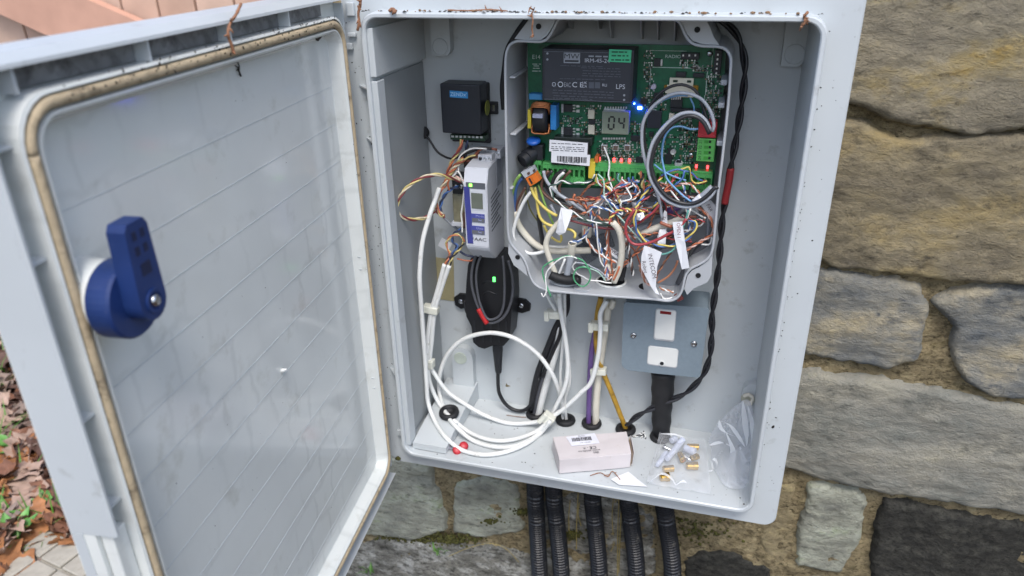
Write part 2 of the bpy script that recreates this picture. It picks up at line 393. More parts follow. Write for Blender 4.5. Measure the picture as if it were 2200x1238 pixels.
HS = [
 ([(1840,-60),(2100,-70),(2420,-70),(2440,282),(2200,277),(2050,276),(1940,256),(1850,224),(1780,190)], 'yel', .028),
 ([(1790,262),(1850,262),(1920,312),(2040,298),(2240,302),(2440,306),(2460,612),(2240,610),(2100,606),(1960,588),(1800,572),(1720,520),(1740,360)], 'tan', .026),
 ([(1690,586),(1800,590),(1980,620),(1990,660),(1968,774),(1900,790),(1830,776),(1735,762),(1680,700)], 'bluegrey', .023),
 ([(2008,650),(2100,622),(2240,628),(2430,645),(2450,860),(2140,852),(2080,826),(2056,782),(2058,705)], 'bluegrey', .022),
 ([(1650,806),(1760,803),(1850,820),(2060,858),(2240,890),(2470,926),(2490,1135),(2240,1108),(2060,1082),(1880,1050),(1750,1022),(1650,990)], 'grey', .024),
 ([(1746,1050),(1838,1062),(1860,1092),(1840,1182),(1804,1232),(1714,1216),(1720,1150)], 'pale', .020),
 ([(1900,1078),(2050,1114),(2240,1148),(2470,1188),(2480,1380),(2200,1400),(1870,1340),(1880,1190)], 'dark', .020),
 ([(1470,1205),(1560,1192),(1650,1230),(1650,1330),(1490,1340)], 'dark', .018),
 ([(1665,1255),(1800,1258),(1855,1300),(1850,1420),(1665,1420)], 'tan', .018),
 ([(790,990),(912,985),(940,1060),(956,1142),(880,1160),(790,1150),(740,1080)], 'pale', .021),
 ([(978,1044),(1040,1036),(1104,1050),(1118,1140),(1040,1158),(974,1148)], 'pale', .018),
 ([(860,960),(1010,985),(1180,1020),(1180,1042),(1040,1030),(930,1000)], 'mort', .013),
 ([(1420,1110),(1500,1125),(1490,1230),(1410,1240)], 'mort', .012),
 ([(1640,1060),(1700,1055),(1704,1190),(1660,1250),(1640,1180)], 'mort', .013),
 ([(740,1180),(860,1166),(960,1176),(1080,1188),(1150,1212),(1160,1330),(1000,1360),(740,1340)], 'lich', .021),
 ([(1165,1090),(1240,1075),(1345,1085),(1400,1120),(1402,1238),(1300,1265),(1175,1245)], 'lich', .016),
 ([(1510,1135),(1580,1140),(1660,1150),(1700,1180),(1650,1200),(1560,1178),(1500,1170)], 'mort', .012),
]
for k, (pg, mk, dp) in enumerate(HS): stone(pxpoly(pg), SM[mk], dp, .0045, k)
# the wall carries on beyond the frame: to the right, above and below
rk = random.Random(3)
def auto(x0, x1, z0, z1, sid):
    g = .008; pts = []
    for fx, fz in ((0, 0), (.33, 0), (.66, 0), (1, 0), (1, .5), (1, 1), (.66, 1), (.33, 1), (0, 1), (0, .5)):
        pts.append((x0+g+(x1-x0-2*g)*fx+rk.uniform(-.006, .006), z0+g+(z1-z0-2*g)*fz+rk.uniform(-.005, .005)))
    stone(pts, SM[rk.choice(['yel', 'tan', 'tan', 'bluegrey', 'grey', 'pale'])], .022, .0045, sid, .010)
sid = 100
for z0, z1 in ((-.34, -.22), (-.22, -.10), (-.10, .04), (.04, .20), (.20, .33), (.33, .52)):
    x = .70+(.5-z0)*.32
    while x < 1.6:
        wd_ = rk.uniform(.14, .30); auto(x, min(x+wd_, 1.66), z0, z1, sid); x += wd_; sid += 1
for z0, z1 in ((.56, .70), (.70, .82), (.82, .94)):
    x = -.16
    while x < 1.6:
        wd_ = rk.uniform(.16, .32); auto(x, min(x+wd_, 1.66), z0, z1, sid); x += wd_; sid += 1

# ---- timber fence
fence = thing('wooden_fence', 'brown timber board gate with a diagonal brace behind the open door', 'fence', (-1.3, .92, GZ))
WOOD = [mat('fence_timber_%d' % i, c, .75, var=.12, scale=14, bump=.2, bscale=60) for i, c in enumerate(('c6a692', 'bd9d89', 'ccae9a'))]
BR = mat('brace_timber', 'c59a85', .7, var=.1, scale=12, bump=.15, bscale=60)
x = -3.3; i = 0
while x < -.35:
    obj('board', box(NB(), (x+.05, .93, .32), (.0985, .02, 1.28), None, .002), WOOD[i % 3], fence); x += .105; i += 1
obj('rail', box(NB(), (-1.82, .905, .86), (2.9, .03, .09), None, .003), BR, fence)
obj('rail', box(NB(), (-1.82, .905, -.18), (2.9, .03, .09), None, .003), BR, fence)
a = P(60, -10, .9); b = P(250, 75, .9); dv = (b-a).normalized(); up = Vector((0, -1, 0)).cross(dv)
q0 = a - dv*.25; q1 = b + dv*.75
obj('brace', prism(NB(), [q0-up*.065, q1-up*.065, q1+up*.065, q0+up*.065], (0, -.028, 0)), BR, fence)

# ---- concrete grid paver at the foot of the door
pav = thing('paving_slab', 'pale concrete slab with a square groove grid beside the leaves', 'paving slab', PZ(140, 1225, GZ+.01))
CONC = mat('concrete', 'a5a093', .9, var=.12, scale=60, bump=.3, bscale=400, dirt='6f6a5c', dscale=40, damt=.42)
c0 = PZ(150, 1215, GZ+.03); ax = (PZ(215, 1130, GZ+.03)-PZ(100, 1215, GZ+.03)); ax.z = 0; ax.normalize(); ay = Vector((-ax.y, ax.x, 0))
obj('slab_base', box(NB(), c0+ax*.1-ay*.1-Vector((0, 0, .022)), (.46, .46, .03), Matrix((ax, ay, (0, 0, 1))).transposed(), .003), CONC, pav)
t0 = None
for i in range(8):
    for j in range(8):
        c = c0+ax*(.1+(i-3.5)*.056)+ay*(-.1+(j-3.5)*.056)+Vector((0, 0, -.004))
        if t0 is None: t0 = obj('tile', box(NB(), c, (.051, .051, .008), Matrix((ax, ay, (0, 0, 1))).transposed(), .002, 1), CONC, pav)
        else: inst('tile', t0, c, pav)

# ---- fallen oak leaves
def leaf_bm(s, rr):
    n = 19; top = []; bot = []
    for i in range(n):
        t = i/(n-1); wv = (.30*math.sin(PI*min(1, t*1.02))**.8)*(1+.42*math.sin(t*PI*8+1)); z = .10*(math.cos(t*3+rr.random())*.5)+.05*rr.uniform(-1, 1)
        top.append((t-.5, max(.012, wv), z+rr.uniform(.0, .10))); bot.append((t-.5, -max(.012, wv), z+rr.uniform(0, .10)))
    bm = NB(); A = [bm.verts.new(Vector(p)*s) for p in top]; B = [bm.verts.new(Vector(p)*s) for p in bot]; M = [bm.verts.new(Vector((p[0], 0, (p[2]+q[2])/2-.05))*s) for p, q in zip(top, bot)]
    for i in range(n-1): bm.faces.new((A[i], A[i+1], M[i+1], M[i])); bm.faces.new((M[i], M[i+1], B[i+1], B[i]))
    cyl(bm, Vector((-.5, 0, 0))*s, Vector((-.68, .03, .03))*s, .010*s, .008*s, 4)
    return bm
LM = [mat('leaf_'+k, c, .6, var=.3, scale=50, spec=.4, bump=.3, bscale=200) for k, c in (('russet', (.21, .10, .06)), ('pale', (.36, .25, .19)), ('dark', (.09, .048, .034)), ('orange', (.34, .15, .06)), ('greybrown', (.24, .18, .145)))]
rl = random.Random(11)
LN = ['russet', 'pale pinkish', 'dark brown', 'orange brown', 'grey brown']
src = []
for k in range(5):
    for v in range(2):
        o = obj('fallen_leaf', leaf_bm(.100, rl), LM[k], origin=Vector((0, 0, 0)), smooth=True); src.append((o, k))
used = set(); nleaf = 0
def put_leaf(p, k_v):
    global nleaf
    o, k = src[k_v]; rot = (rl.uniform(-.45, .45), rl.uniform(-.45, .45), rl.uniform(0, 6.28)); s = rl.uniform(.75, 1.25)
    if k_v in used: q = inst('fallen_leaf', o, p, None, rot, (s, s, s))
    else: q = o; used.add(k_v); q.location = p; q.rotation_euler = rot; q.scale = (s, s, s); ORG[q.name] = Vector(p)
    setp(q, '%s dead oak leaf lying in the damp litter left of the cabinet door' % LN[k], 'leaf', 'fallen oak leaves, %s' % LN[k]); nleaf += 1
for i in range(230):
    px, py = rl.uniform(-60, 190), rl.uniform(690, 1235)
    if px > -10+(py-700)*.36+60: continue
    p = PZ(px, py, GZ+rl.uniform(.012, .045))
    if py > 1165 and px > 60: continue
    put_leaf(p, rl.randrange(10))
# ---- litter that nobody could count
bm = NB()
for i in range(2600):
    x, y = rl.uniform(-2.2, -.3), rl.uniform(-1.2, .88)
    if x > -.3 and y > .1: continue
    s = rl.uniform(.012, .045); R = Matrix.Rotation(rl.uniform(0, 6.3), 3, 'Z') @ Matrix.Rotation(rl.uniform(-.6, .6), 3, 'X'); c = Vector((x, y, GZ+rl.uniform(.004, .022)))
    v = [bm.verts.new(c + R @ (Vector(q)*s)) for q in ((-.5, 0, 0), (-.2, .25, .06), (.25, .22, .02), (.5, 0, .05), (.2, -.25, 0), (-.25, -.2, .05))]
    f = bm.faces.new(v); f.material_index = rl.randrange(5)
setp(obj('leaf_litter', bm, LM, origin=Vector((-1, 0, GZ))), 'damp brown leaf litter covering the ground left of the door', 'leaf litter', kind='stuff')
GR = mat('grass_blade', '4f7a2a', .5, var=.3, scale=30)
GR2 = mat('dry_grass', '9a8a54', .7, var=.2, scale=60)
def blades(bm, c, n, h, sp, rr, wd=.002):
    for i in range(n):
        b = Vector(c)+Vector((rr.uniform(-sp, sp), rr.uniform(-sp, sp), 0)); d = Vector((rr.uniform(-1, 1), rr.uniform(-1, 1), rr.uniform(.3, 1.2))).normalized(); s = d.cross(Vector((0, 0, 1))).normalized()*wd; hh = h*rr.uniform(.5, 1.2)
        pts = [b, b+d*hh*.5+Vector((0, 0, hh*.1)), b+d*hh-Vector((0, 0, hh*.1))]
        A = [bm.verts.new(p-s*k) for p, k in zip(pts, (1, .8, .1))]; B = [bm.verts.new(p+s*k) for p, k in zip(pts, (1, .8, .1))]
        for k in range(2): bm.faces.new((A[k], A[k+1], B[k+1], B[k]))
bm = NB()
for i in range(26):
    px, py = rl.uniform(-40, 150), rl.uniform(700, 1200); blades(bm, PZ(px, py, GZ), 9, .10, .02, rl)
setp(obj('grass', bm, GR), 'thin green grass poking through the leaves', 'grass', kind='stuff')
# green herbs
def herb(px, py, label, n=7):
    b = PZ(px, py, GZ+.03); bm = NB()
    for k in range(n):
        a = rl.uniform(0, 6.28); d = Vector((math.cos(a), math.sin(a), rl.uniform(.2, .7))).normalized(); s = d.cross(Vector((0, 0, 1))).normalized(); L_ = rl.uniform(.035, .065)
        c = [b+d*L_*t for t in (0, .25, .45, .65, .85, 1)]; ww = (.002, .009, .004, .011, .005, .001)
        A = [bm.verts.new(p+s*q+Vector((0, 0, .004))) for p, q in zip(c, ww)]; B = [bm.verts.new(p-s*q+Vector((0, 0, .004))) for p, q in zip(c, ww)]; M = [bm.verts.new(p) for p in c]
        for i in range(5): bm.faces.new((A[i], A[i+1], M[i+1], M[i])); bm.faces.new((M[i], M[i+1], B[i+1], B[i]))
    setp(obj('weed_plant', bm, mat('herb_green', '5f9446', .5, var=.25, scale=60), smooth=True), label, 'weed')
herb(40, 965, 'small round green weed among the brown leaves, higher of three')
herb(95, 1110, 'serrated green weed leaf among the leaves, middle one near the door')
herb(25, 1165, 'bright green spreading weed near the concrete grid slab', 10)

# ================================================================== CABINET
W_, H_, D_ = .40, .497, .13
FY = .0175
cab = thing('electrical_cabinet', 'light grey plastic wall cabinet hanging open on the stone wall', 'cabinet', (.2, .1, -.03))
def L3(l, y): return [Vector((x, y, z)) for x, z in l]
def rr_(off, r, y): return L3(rrect(off, W_-off, off, H_-off, r), y)
bm = NB()
loft(bm, [rr_(-.0012, .016, FY), rr_(-.0006, .016, .0015), rr_(.0005, .0155, 0), rr_(.0032, .013, 0), rr_(.0042, .0125, .0012), rr_(.0042, .012, .06), rr_(.0046, .008, .1295), ], cap_last=True)
obj('shell', bm, CAB, cab)
bm = NB()
fo = lambda o, y, r=.02: L3(rrect(-o, W_+o, -o, H_+o, r), y)
loft(bm, [fo(.0008, FY, .0165), fo(.0255, FY, .012), fo(.0268, FY+.0014, .013), fo(.0268, FY+.012, .013), fo(.024, FY+.012, .012), fo(.010, FY+.0125, .012), fo(.010, .136, .012)])
obj('flange', bm, CAB, cab)
# thicker front band on the left inner wall; the field behind it is set back
bm = NB()
box(bm, (.0068, .0120, .2240), (.0060, .0160, .423), None, .0005, 1); box(bm, (.0068, .0658, .4615), (.0060, .1236, .0440), None, .0005, 1)
obj('wall_band', bm, CAB, cab)
obj('recess_sheet', box(NB(), (.0056, .0738, .2270), (.0016, .1060, .4180), None, .0003, 1), mat('sheet_grey', '8d9294', .45, var=.05, scale=12), cab)  # thin sheet, darker grey than the wall, covering the set-back field
# raised wedge on the floor at the left and a mounting pillar on it
bm = NB()
prism(bm, [(.0105, .129, .0055), (.0105, .129, .031), (.0105, .008, .0135), (.0105, .008, .0055)], (.0425, 0, 0))
obj('floor_step', bm, CAB, cab)
def pillar(px0, py0, px1, py1, dx, dy, dr, arch_up, disc_m=CAB):
    c, sx, sz = fr_rect(px0, py0, px1, py1, .118)
    r = sx/2; pts = []
    if arch_up:
        pts = [(c.x-r, c.z-sz/2), (c.x+r, c.z-sz/2)] + [(c.x+r*math.cos(a*PI/10), c.z+sz/2-r+r*math.sin(a*PI/10)) for a in range(11)]
    else:
        pts = [(c.x+r, c.z+sz/2), (c.x-r, c.z+sz/2), (c.x-r, c.z-sz/2+.001), (c.x+r*.2, c.z-sz/2)] + [(c.x+r*.2+r*.8*math.sin(a*PI/10), c.z-sz/2+r*.8-r*.8*math.cos(a*PI/10)) for a in range(1, 6)]
    o = obj('mounting_pillar', prism(NB(), [Vector((x, .118, z)) for x, z in pts], (0, .0112, 0)), CAB, cab)
    q = P(dx, dy, .1175); obj('cap_disc', lathe(NB(), q, (0, -1, 0), [(dr, -.001), (dr, .0004), (dr*.92, .0008), (dr*.9, .0003)], 24), disc_m, o)
pillar(925, 30, 966, 122, 945, 101, .0088, False)
pillar(1684, 36, 1734, 145, 1707, 117, .0095, False)
pillar(972, 749, 1016, 838, 989, 770, .0085, True, mat('cap_greenish', 'b3bbb0', .5))
pillar(1588, 826, 1640, 960, 1606, 857, .0074, True, mat('cap_hole', 'b5b3a0', .6))
# gusset fins on the hinge side flange
for px, py, hh in ((772, 185, .014), (784, 298, .012), (781, 236, .006), (835, 795, .012), (838, 845, .008)):
    q = P(px, py, .012); bm = NB()
    prism(bm, [Vector((-.0012, FY+.0002, q.z)), Vector((-.0012, .003, q.z)), Vector((-.0012-hh*1.1, FY+.0002, q.z))], (0, 0, -.0016)); obj('gusset', bm, CAB, cab)
for px, py, s in ((752, 20, .012), (756, 75, .004), (749, 100, .006), (860, 930, .008)):
    q = P(px, py, FY-.003); obj('hinge_block', box(NB(), (q.x, FY-.0022, q.z), (.008, .004, s), None, .0008), CAB, cab)
# ---- the door
UZ0, UZ1, GU = -.0192, .4941, .390
def dl(o, wd, r, n=6):                              # loop offset inward by o from the outside of the gasket
    return [dw(u, z, wd) for u, z in rrect(o, GU-o, UZ0+o, UZ1-o, max(.002, r), n)]
bm = NB()
loft(bm, [dl(-.0165, -.030, .012), dl(-.0165, -.0145, .012), dl(-.002, -.0145, .024), dl(-.002, -.0004, .024), dl(-.0003, .0004, .024), dl(0, -.0035, .023), dl(.0078, -.0035, .018), dl(.0083, .0006, .018), dl(.0096, .0006, .017), dl(.0115, -.002, .014), dl(.0150, -.0115, .008), dl(.0162, -.012, .007)], cap_last=True)
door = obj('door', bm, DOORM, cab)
door['label'] = 'open glossy grey door with tan foam gasket'
ou0, ou1, oz0, oz1 = -.0165, GU+.0165, UZ0-.0205, UZ1+.0205
# outer skin: back sheet, chamfered edges
bm = NB()
sk = lambda o, wd, r: [dw(u, z, wd) for u, z in rrect(ou0+o, ou1-o, oz0+o, oz1-o, r)]
loft(bm, [sk(.006, -.0342, .012), sk(.0, -.028, .014)], cap_first=True)
obj('door_skin', bm, CAB, door)
def dbox(name, u0, u1, z0, z1, w0, w1, m, bev=0, par=None):
    R = Matrix((DD, DN, (0, 0, 1))).transposed()
    return obj(name, box(NB(), dw((u0+u1)/2, (z0+z1)/2, (w0+w1)/2), (u1-u0, w1-w0, z1-z0), R, bev), m, par or door)
def dprism(name, prof, along, a0, a1, m):           # profile in (offset, w); along 'u' or 'z'
    bm = NB()
    if along == 'u': pts = [dw(a0, z, wd) for z, wd in prof]; ext = DD*(a1-a0)
    else: pts = [dw(u, a0, wd) for u, wd in prof]; ext = Vector((0, 0, a1-a0))
    return obj(name, prism(bm, pts, ext), m, door)
dprism('edge_wall', [(oz1, -.029), (oz1+.001, -.024), (oz1-.0005, -.008), (oz1-.0045, -.001), (oz1-.0065, -.0005), (oz1-.0065, -.029)], 'u', ou0+.004, ou1-.001, CAB)
dprism('edge_wall', [(oz0, -.029), (oz0, -.002), (oz0+.002, -.0005), (oz0+.0025, -.029)], 'u', ou0+.004, ou1-.004, CAB)
dprism('edge_wall', [(ou1-.0022, -.031), (ou1+.0004, -.029), (ou1+.0004, -.002), (ou1-.0006, -.0004), (ou1-.0022, -.0004)], 'z', .256, oz1-.004, CAB)
dprism('edge_wall', [(ou1-.0022, -.031), (ou1+.0004, -.029), (ou1+.0004, -.022), (ou1-.0022, -.022)], 'z', oz0+.004, .2555, CAB)
dbox('edge_wall', ou0, ou0+.0022, oz0+.01, oz1-.01, -.029, -.006, CAB)
dbox('latch_recess', GU+.0022, ou1-.0026, .04, .254, -.0142, -.0062, DOORM, .001)
for k, (u0, u1) in enumerate(((.02, .10), (.103, .19), (.193, .28), (.283, .378))):
    dbox('channel_floor', u0, u1, UZ1+.0025, oz1-.0070, -.0143, -.0120, CABT)
for u in (.1015, .1915, .2815, .381): dbox('channel_rib', u-.0008, u+.0008, UZ1+.0022, oz1-.0068, -.0142, -.003, CAB)
for z in (.272, .330, .42, .475): dbox('channel_rib', GU+.0022, ou1-.0025, z-.0008, z+.0008, -.0142, -.004, CAB)
# gasket: half-round foam bead in its groove
loop = [dw(u, z, -.0012) for u, z in rrect(.0040, GU-.0040, UZ0+.004, UZ1-.004, .021, 10)]
cl = []
for a_, b_ in zip(loop, loop[1:]+loop[:1]):
    k_ = max(1, int((b_-a_).length/.006)); cl += [a_.lerp(b_, t_/k_) for t_ in range(k_)]
cl.append(cl[0].copy()); bm = NB()
tube(bm, cl, .0036, 10, raw=True, rf=lambda i, n: .0032*(1+.05*noise.noise(Vector((i*.4, 0, 0)))))
obj('gasket', bm, GASK, door, smooth=True)
# thin horizontal moulding lines
for z in (.4345, .4000, .3643, .3285, .295, .260, .225, .1886, .155, .120, .0863, .052, .018):
    dbox('moulding_line', .0185, GU-.0185, z-.00018, z+.00018, -.01215, -.01175, CAB)
for z in (.2615, .2475, .115, .102): dbox('moulding_line', .0102, .0135, z-.0004, z+.0004, -.0075, -.0040, CAB)
# blue latch
lc_u, lc_z, WO = .3690, .3885, .0062
BLUE = mat('latch_blue', (.010, .030, .125), .45, var=.12, scale=60, bump=.05, bscale=900, spec=.45, dirt=(.045, .06, .13), dscale=120, damt=.40)
lb = obj('latch_boss', lathe(NB(), dw(lc_u-.002, lc_z, -.0125), DN, [(.0210, 0), (.0200, .003), (.0190, .018), (.018, .0185)], 32), DOORM, door)
lk = NB()
lathe(lk, dw(lc_u, lc_z, -.0004+WO), DN, [(.0200, 0), (.0212, .001), (.0212, .0125), (.0200, .0140)], 40)
obj('latch_knob', lk, BLUE, door, smooth=False)
lev = []
for a in range(0, 13): lev.append((lc_u+.0105*math.cos(PI+a*PI/12), lc_z+.0105*math.sin(PI+a*PI/12)))
lev += [(lc_u+.0088, lc_z+.0405), (lc_u+.0065, lc_z+.0440), (lc_u-.0065, lc_z+.0440), (lc_u-.0088, lc_z+.0405)]
bm = NB(); prism(bm, [dw(u, z, .0136+WO) for u, z in lev], DN*.0105)
bmesh.ops.bevel(bm, geom=bm.edges[:], offset=.0009, segments=2, affect='EDGES', clamp_overlap=True)
obj('latch_lever', bm, BLUE, door)
DKB = mat('latch_pocket', '101b3d', .6)
for du, dz, s, h in ((-.0032, .0370, .0034, .0046), (.0032, .0370, .0034, .0046), (-.0032, .0290, .0034, .0046), (.0032, .0290, .0034, .0046), (0, .0185, .0078, .0068)):
    dbox('latch_pocket', lc_u+du-s/2, lc_u+du+s/2, lc_z+dz-h/2, lc_z+dz+h/2, .0235+WO, .0244+WO, DKB)
obj('latch_ring', lathe(NB(), dw(lc_u, lc_z, .0240+WO), DN, [(.0066, 0), (.0066, .0012), (.0048, .0012), (.0046, .0002)], 28), BLUE, door)
obj('latch_screw', lathe(NB(), dw(lc_u, lc_z, .0242+WO), DN, [(.0034, 0), (.0034, .0012), (.0022, .0022), (.0006, .0024)], 20), STEEL, door, smooth=True)
obj('moulding_stub', lathe(NB(), dw(.1867, .2301, -.012), DN+Vector((0, 0, .4)), [(.0022, -.001), (.0018, .002), (.0009, .005), (.0003, .0055)], 12), WHT, door, smooth=True)

# ---- dirt specks on the plastic
SPK = mat('dirt_speck', '231f1a', .9, var=.4, scale=400); rs = random.Random(5)
def speck(bm, p, s, nrm):
    nrm = Vector(nrm).normalized(); q = nrm.to_track_quat('Z', 'Y').to_matrix() @ Matrix.Rotation(rs.uniform(0, 6.3), 3, 'Z'); n = 6
    c = bm.verts.new(Vector(p)+nrm*s*.5); R = [bm.verts.new(Vector(p)+q @ Vector((s*rs.uniform(.5, 1.3)*math.cos(2*PI*k/n), s*rs.uniform(.4, .9)*math.sin(2*PI*k/n), 0))) for k in range(n)]
    for k in range(n): bm.faces.new((R[k], R[(k+1) % n], c))
bm = NB()
for i in range(110): speck(bm, (rs.uniform(-.024, -.003), FY-.0001, rs.uniform(.02, .50)), rs.choice([.0003, .0004, .0005, .0009]), (0, -1, 0))
for i in range(22): speck(bm, (W_+rs.uniform(.002, .024), FY-.0001, rs.uniform(-.02, .50)), rs.choice([.0004, .0005, .0006, .0011]), (0, -1, 0))
for i in range(34):
    z = rs.uniform(.02, .45); speck(bm, (W_+.0022+abs(rs.gauss(0, .0012)), FY-.0001, z), rs.choice([.0006, .0009]), (0, -1, 0))
for i in range(190): speck(bm, (rs.uniform(.008, .392), rs.uniform(.004, .127), .0045), rs.choice([.0004, .0005, .0006, .0010]), (0, 0, 1))
for i in range(60): speck(bm, (rs.uniform(.01, .39), .1293, rs.uniform(.02, .49)), rs.choice([.0004, .0005, .0007]), (0, -1, 0))
for i in range(150):
    x = min(.395, max(.003, rs.gauss(.17, .10))); speck(bm, (x, rs.uniform(.001, .016), H_+.0011), rs.choice([.0006, .0010, .0016, .0022]), (0, 0, 1))
for px, py, s in ((1661, 917, .0021), (1598, 1083, .0014), (1590, 1070, .0010), (1180, 180, .0003)):
    speck(bm, P(px, py, FY-.0001 if px > 1640 else .0), s, (0, -1, 0))
setp(obj('dirt_specks', bm, SPK, origin=Vector((.2, .1, 0))), 'dark dirt specks and insect droppings on the cabinet plastic', 'dirt', kind='stuff')
bm = NB()
for i in range(130): speck(bm, dw(rs.uniform(.02, .37), rs.choice([UZ1-.001-abs(rs.gauss(0, .0022)), UZ1+rs.uniform(.0, .004)]), .0026), rs.choice([.0005, .0008, .0012]), DN)
for i in range(60): speck(bm, dw(rs.uniform(.0, .19), oz0+rs.uniform(.002, .018), -.0143), rs.choice([.0005, .0008, .0012]), DN)
for i in range(50): speck(bm, dw(rs.uniform(.02, .37), rs.uniform(-.01, .46), -.0119), rs.choice([.0003, .0004, .0006]), DN)
for i in range(16): speck(bm, dw(rs.uniform(.002, .013), rs.uniform(.0, .46), .0007), rs.choice([.0004, .0006]), DN)
so_ = obj('door_grime', bm, SPK, door); so_['kind'] = 'stuff'
TWG = mat('dry_twig', '8a6248', .8, var=.25, scale=200)
def twig(label, pts, r, n=8, cat='twig', m=TWG, blobs=0, name='dried_twig'):
    bm = NB(); c = crom(pts, .002); tube(bm, c, r, 7, raw=True, rf=lambda i, k: r*(.65+.6*abs(noise.noise(Vector((i*.37, pts[0].x*90, 0))))))
    for b in range(blobs):
        p = c[rs.randrange(len(c))]; q = Vector((rs.uniform(-1, 1), rs.uniform(-1, .3), rs.uniform(-1, 1))).normalized()
        cyl(bm, p, p+q*rs.uniform(.002, .005), r*.8, r*.25, 6)
    return setp(obj(name, bm, m, smooth=True), label, cat)
twig('brown dried sprig hanging at the hinge corner beside the cabinet rim', [P(x, y, -.004) for x, y in ((776, -8), (774, 10), (770, 30), (772, 48), (768, 66))], .0016, blobs=9)
twig('brown dried sprig caught on the door gasket', [PD(x, y, .004) for x, y in ((518, 8), (508, 30), (494, 52), (490, 75), (497, 95), (503, 116))], .0013, blobs=6)
twig('shrivelled brown petal stuck near the top hinge corner of the door', [PD(x, y, -.010) for x, y in ((672, 66), (678, 74), (690, 75), (682, 85))], .0022, blobs=5, cat='petal', m=mat('dark_petal', '3a3230', .9), name='dried_petal')
twig('dead black insect husk dangling under the door gasket', [PD(x, y, -.010) for x, y in ((510, 134), (514, 142), (513, 152), (518, 164))], .0008, blobs=5, cat='insect', m=SPK, name='insect_husk')
twig('clump of brown debris over the upper left lug of the inner case', [P(x, y, -.001) for x, y in ((1138, 18), (1146, 22), (1142, 30), (1145, 44), (1143, 62), (1146, 78))], .0009, blobs=10, cat='debris', name='debris_clump')
twig('clump of dry brown debris at the upper right rim corner', [P(x, y, -.001) for x, y in ((1735, 26), (1728, 36), (1732, 44), (1722, 56))], .0014, blobs=12, cat='debris', name='debris_clump')
twig('long thin brown twig lying on the top rim above the inner case', [PZ(x, y, H_+.0022) for x, y in ((962, 22), (1010, 23), (1050, 21), (1090, 24))], .0008, blobs=3)
twig('small brown flake sitting on the top rim near the hinge', [PZ(x, y, H_+.0030) for x, y in ((838, 23), (844, 20), (848, 26))], .0022, blobs=4, cat='debris', name='debris_flake')
twig('dark curled twig in front of the little white carton', [PZ(x, y, .0065) for x, y in ((1268, 1022), (1290, 1016), (1306, 1024), (1316, 1013), (1332, 1030))], .0007, blobs=6)
twig('thin straight dark splinter on the cabinet floor by the black lead', [PZ(x, y, .006) for x, y in ((1088, 892), (1110, 895), (1130, 897))], .0005)
twig('curly black fibre on the step at the left inside the cabinet', [PZ(x, y, .028) for x, y in ((874, 838), (884, 822), (886, 806), (893, 798))], .0004, blobs=3)

CRB = mat('brown_crumb', '7d6248', .9, var=.3, scale=300); bm = NB()
for i in range(46):
    x = rs.choice([rs.gauss(.05, .02), rs.gauss(.13, .03), rs.gauss(.18, .02), rs.uniform(0, .39), rs.gauss(.3, .04)]); r = rs.choice([.0006, .0009, .0013, .0017])
    m4 = Matrix.Translation((min(.39, max(.005, x)), rs.uniform(0, .012), H_+.0013+r*.4)) @ Matrix.Diagonal((r*rs.uniform(.7, 2), r, r*.7, 1)); bmesh.ops.create_icosphere(bm, subdivisions=1, radius=1, matrix=m4)
setp(obj('brown_crumbs', bm, CRB), 'brown leaf crumbs scattered along the top rim of the cabinet', 'crumbs', kind='stuff')
# ---- conduits below
RIB = mat('conduit_black', '1b1d21', .42, var=.2, scale=150, dirt=(.12, .11, .09), dscale=90, damt=.42)
def conduit(label, pts, r=.0119):
    c = crom(pts, .0011); bm = NB(); tube(bm, c, r, 16, raw=True, rf=lambda i, n: r*(1.0 if (i//2) % 2 else .90))
    setp(obj('corrugated_conduit', bm, RIB), label, 'conduit', 'corrugated conduits under the cabinet')
cy = .112
for lab, px0, px1, px2, py2 in (('leftmost black corrugated conduit below the cabinet, hanging straight', 1149, 1150, 1160, 1250), ('second black conduit from the left, bending outward then back', 1200, 1190, 1207, 1250), ('middle black corrugated conduit of the five below the cabinet', 1270, 1273, 1288, 1250), ('fourth black conduit from the left with a pale scratch', 1345, 1350, 1368, 1250), ('rightmost black corrugated conduit below the cabinet', 1418, 1425, 1445, 1250)):
    p0 = P(px1, 1060, cy); top = Vector((p0.x, cy, -.002)); b = P(px2, py2, cy-.004)
    mid = P((px1*2+px2)/3, 1120, cy-.002)
    conduit(lab, [top, p0, mid, b, Vector((b.x+.004, cy-.002, GZ+.01))])
# dead grass hanging between the conduits
bm = NB()
for px, y0, y1 in ((1242, 1060, 1180), (1318, 1070, 1150), (1335, 1080, 1230), (1245, 1080, 1130), (1320, 1165, 1185), (1225, 1075, 1140), (1330, 1060, 1238)):
    tube(bm, depth([(px, y0), (px-3, (y0+y1)/2), (px+rs.uniform(-8, 4), y1)], .131), .0007, 5)
setp(obj('dead_grass', bm, GR2), 'strands of dead straw grass hanging behind the conduits', 'grass', kind='stuff')
st = twig('bent dry grass stalk with a seed head growing from the wall foot', depth([(965, 1195), (1005, 1178), (1050, 1168), (1085, 1178), (1115, 1208)], .118), .0006, cat='grass stalk', m=GR2, blobs=7, name='grass_stalk')
bm = NB()
for c in ((935, 1185), (945, 1190), (790, 1225), (800, 1232), (782, 1235)): blades(bm, P(c[0], c[1], .122), 5, .022, .005, rs, .0010)
setp(obj('wall_grass', bm, GR), 'tiny green grass tufts growing out of the wall stones', 'grass', kind='stuff')
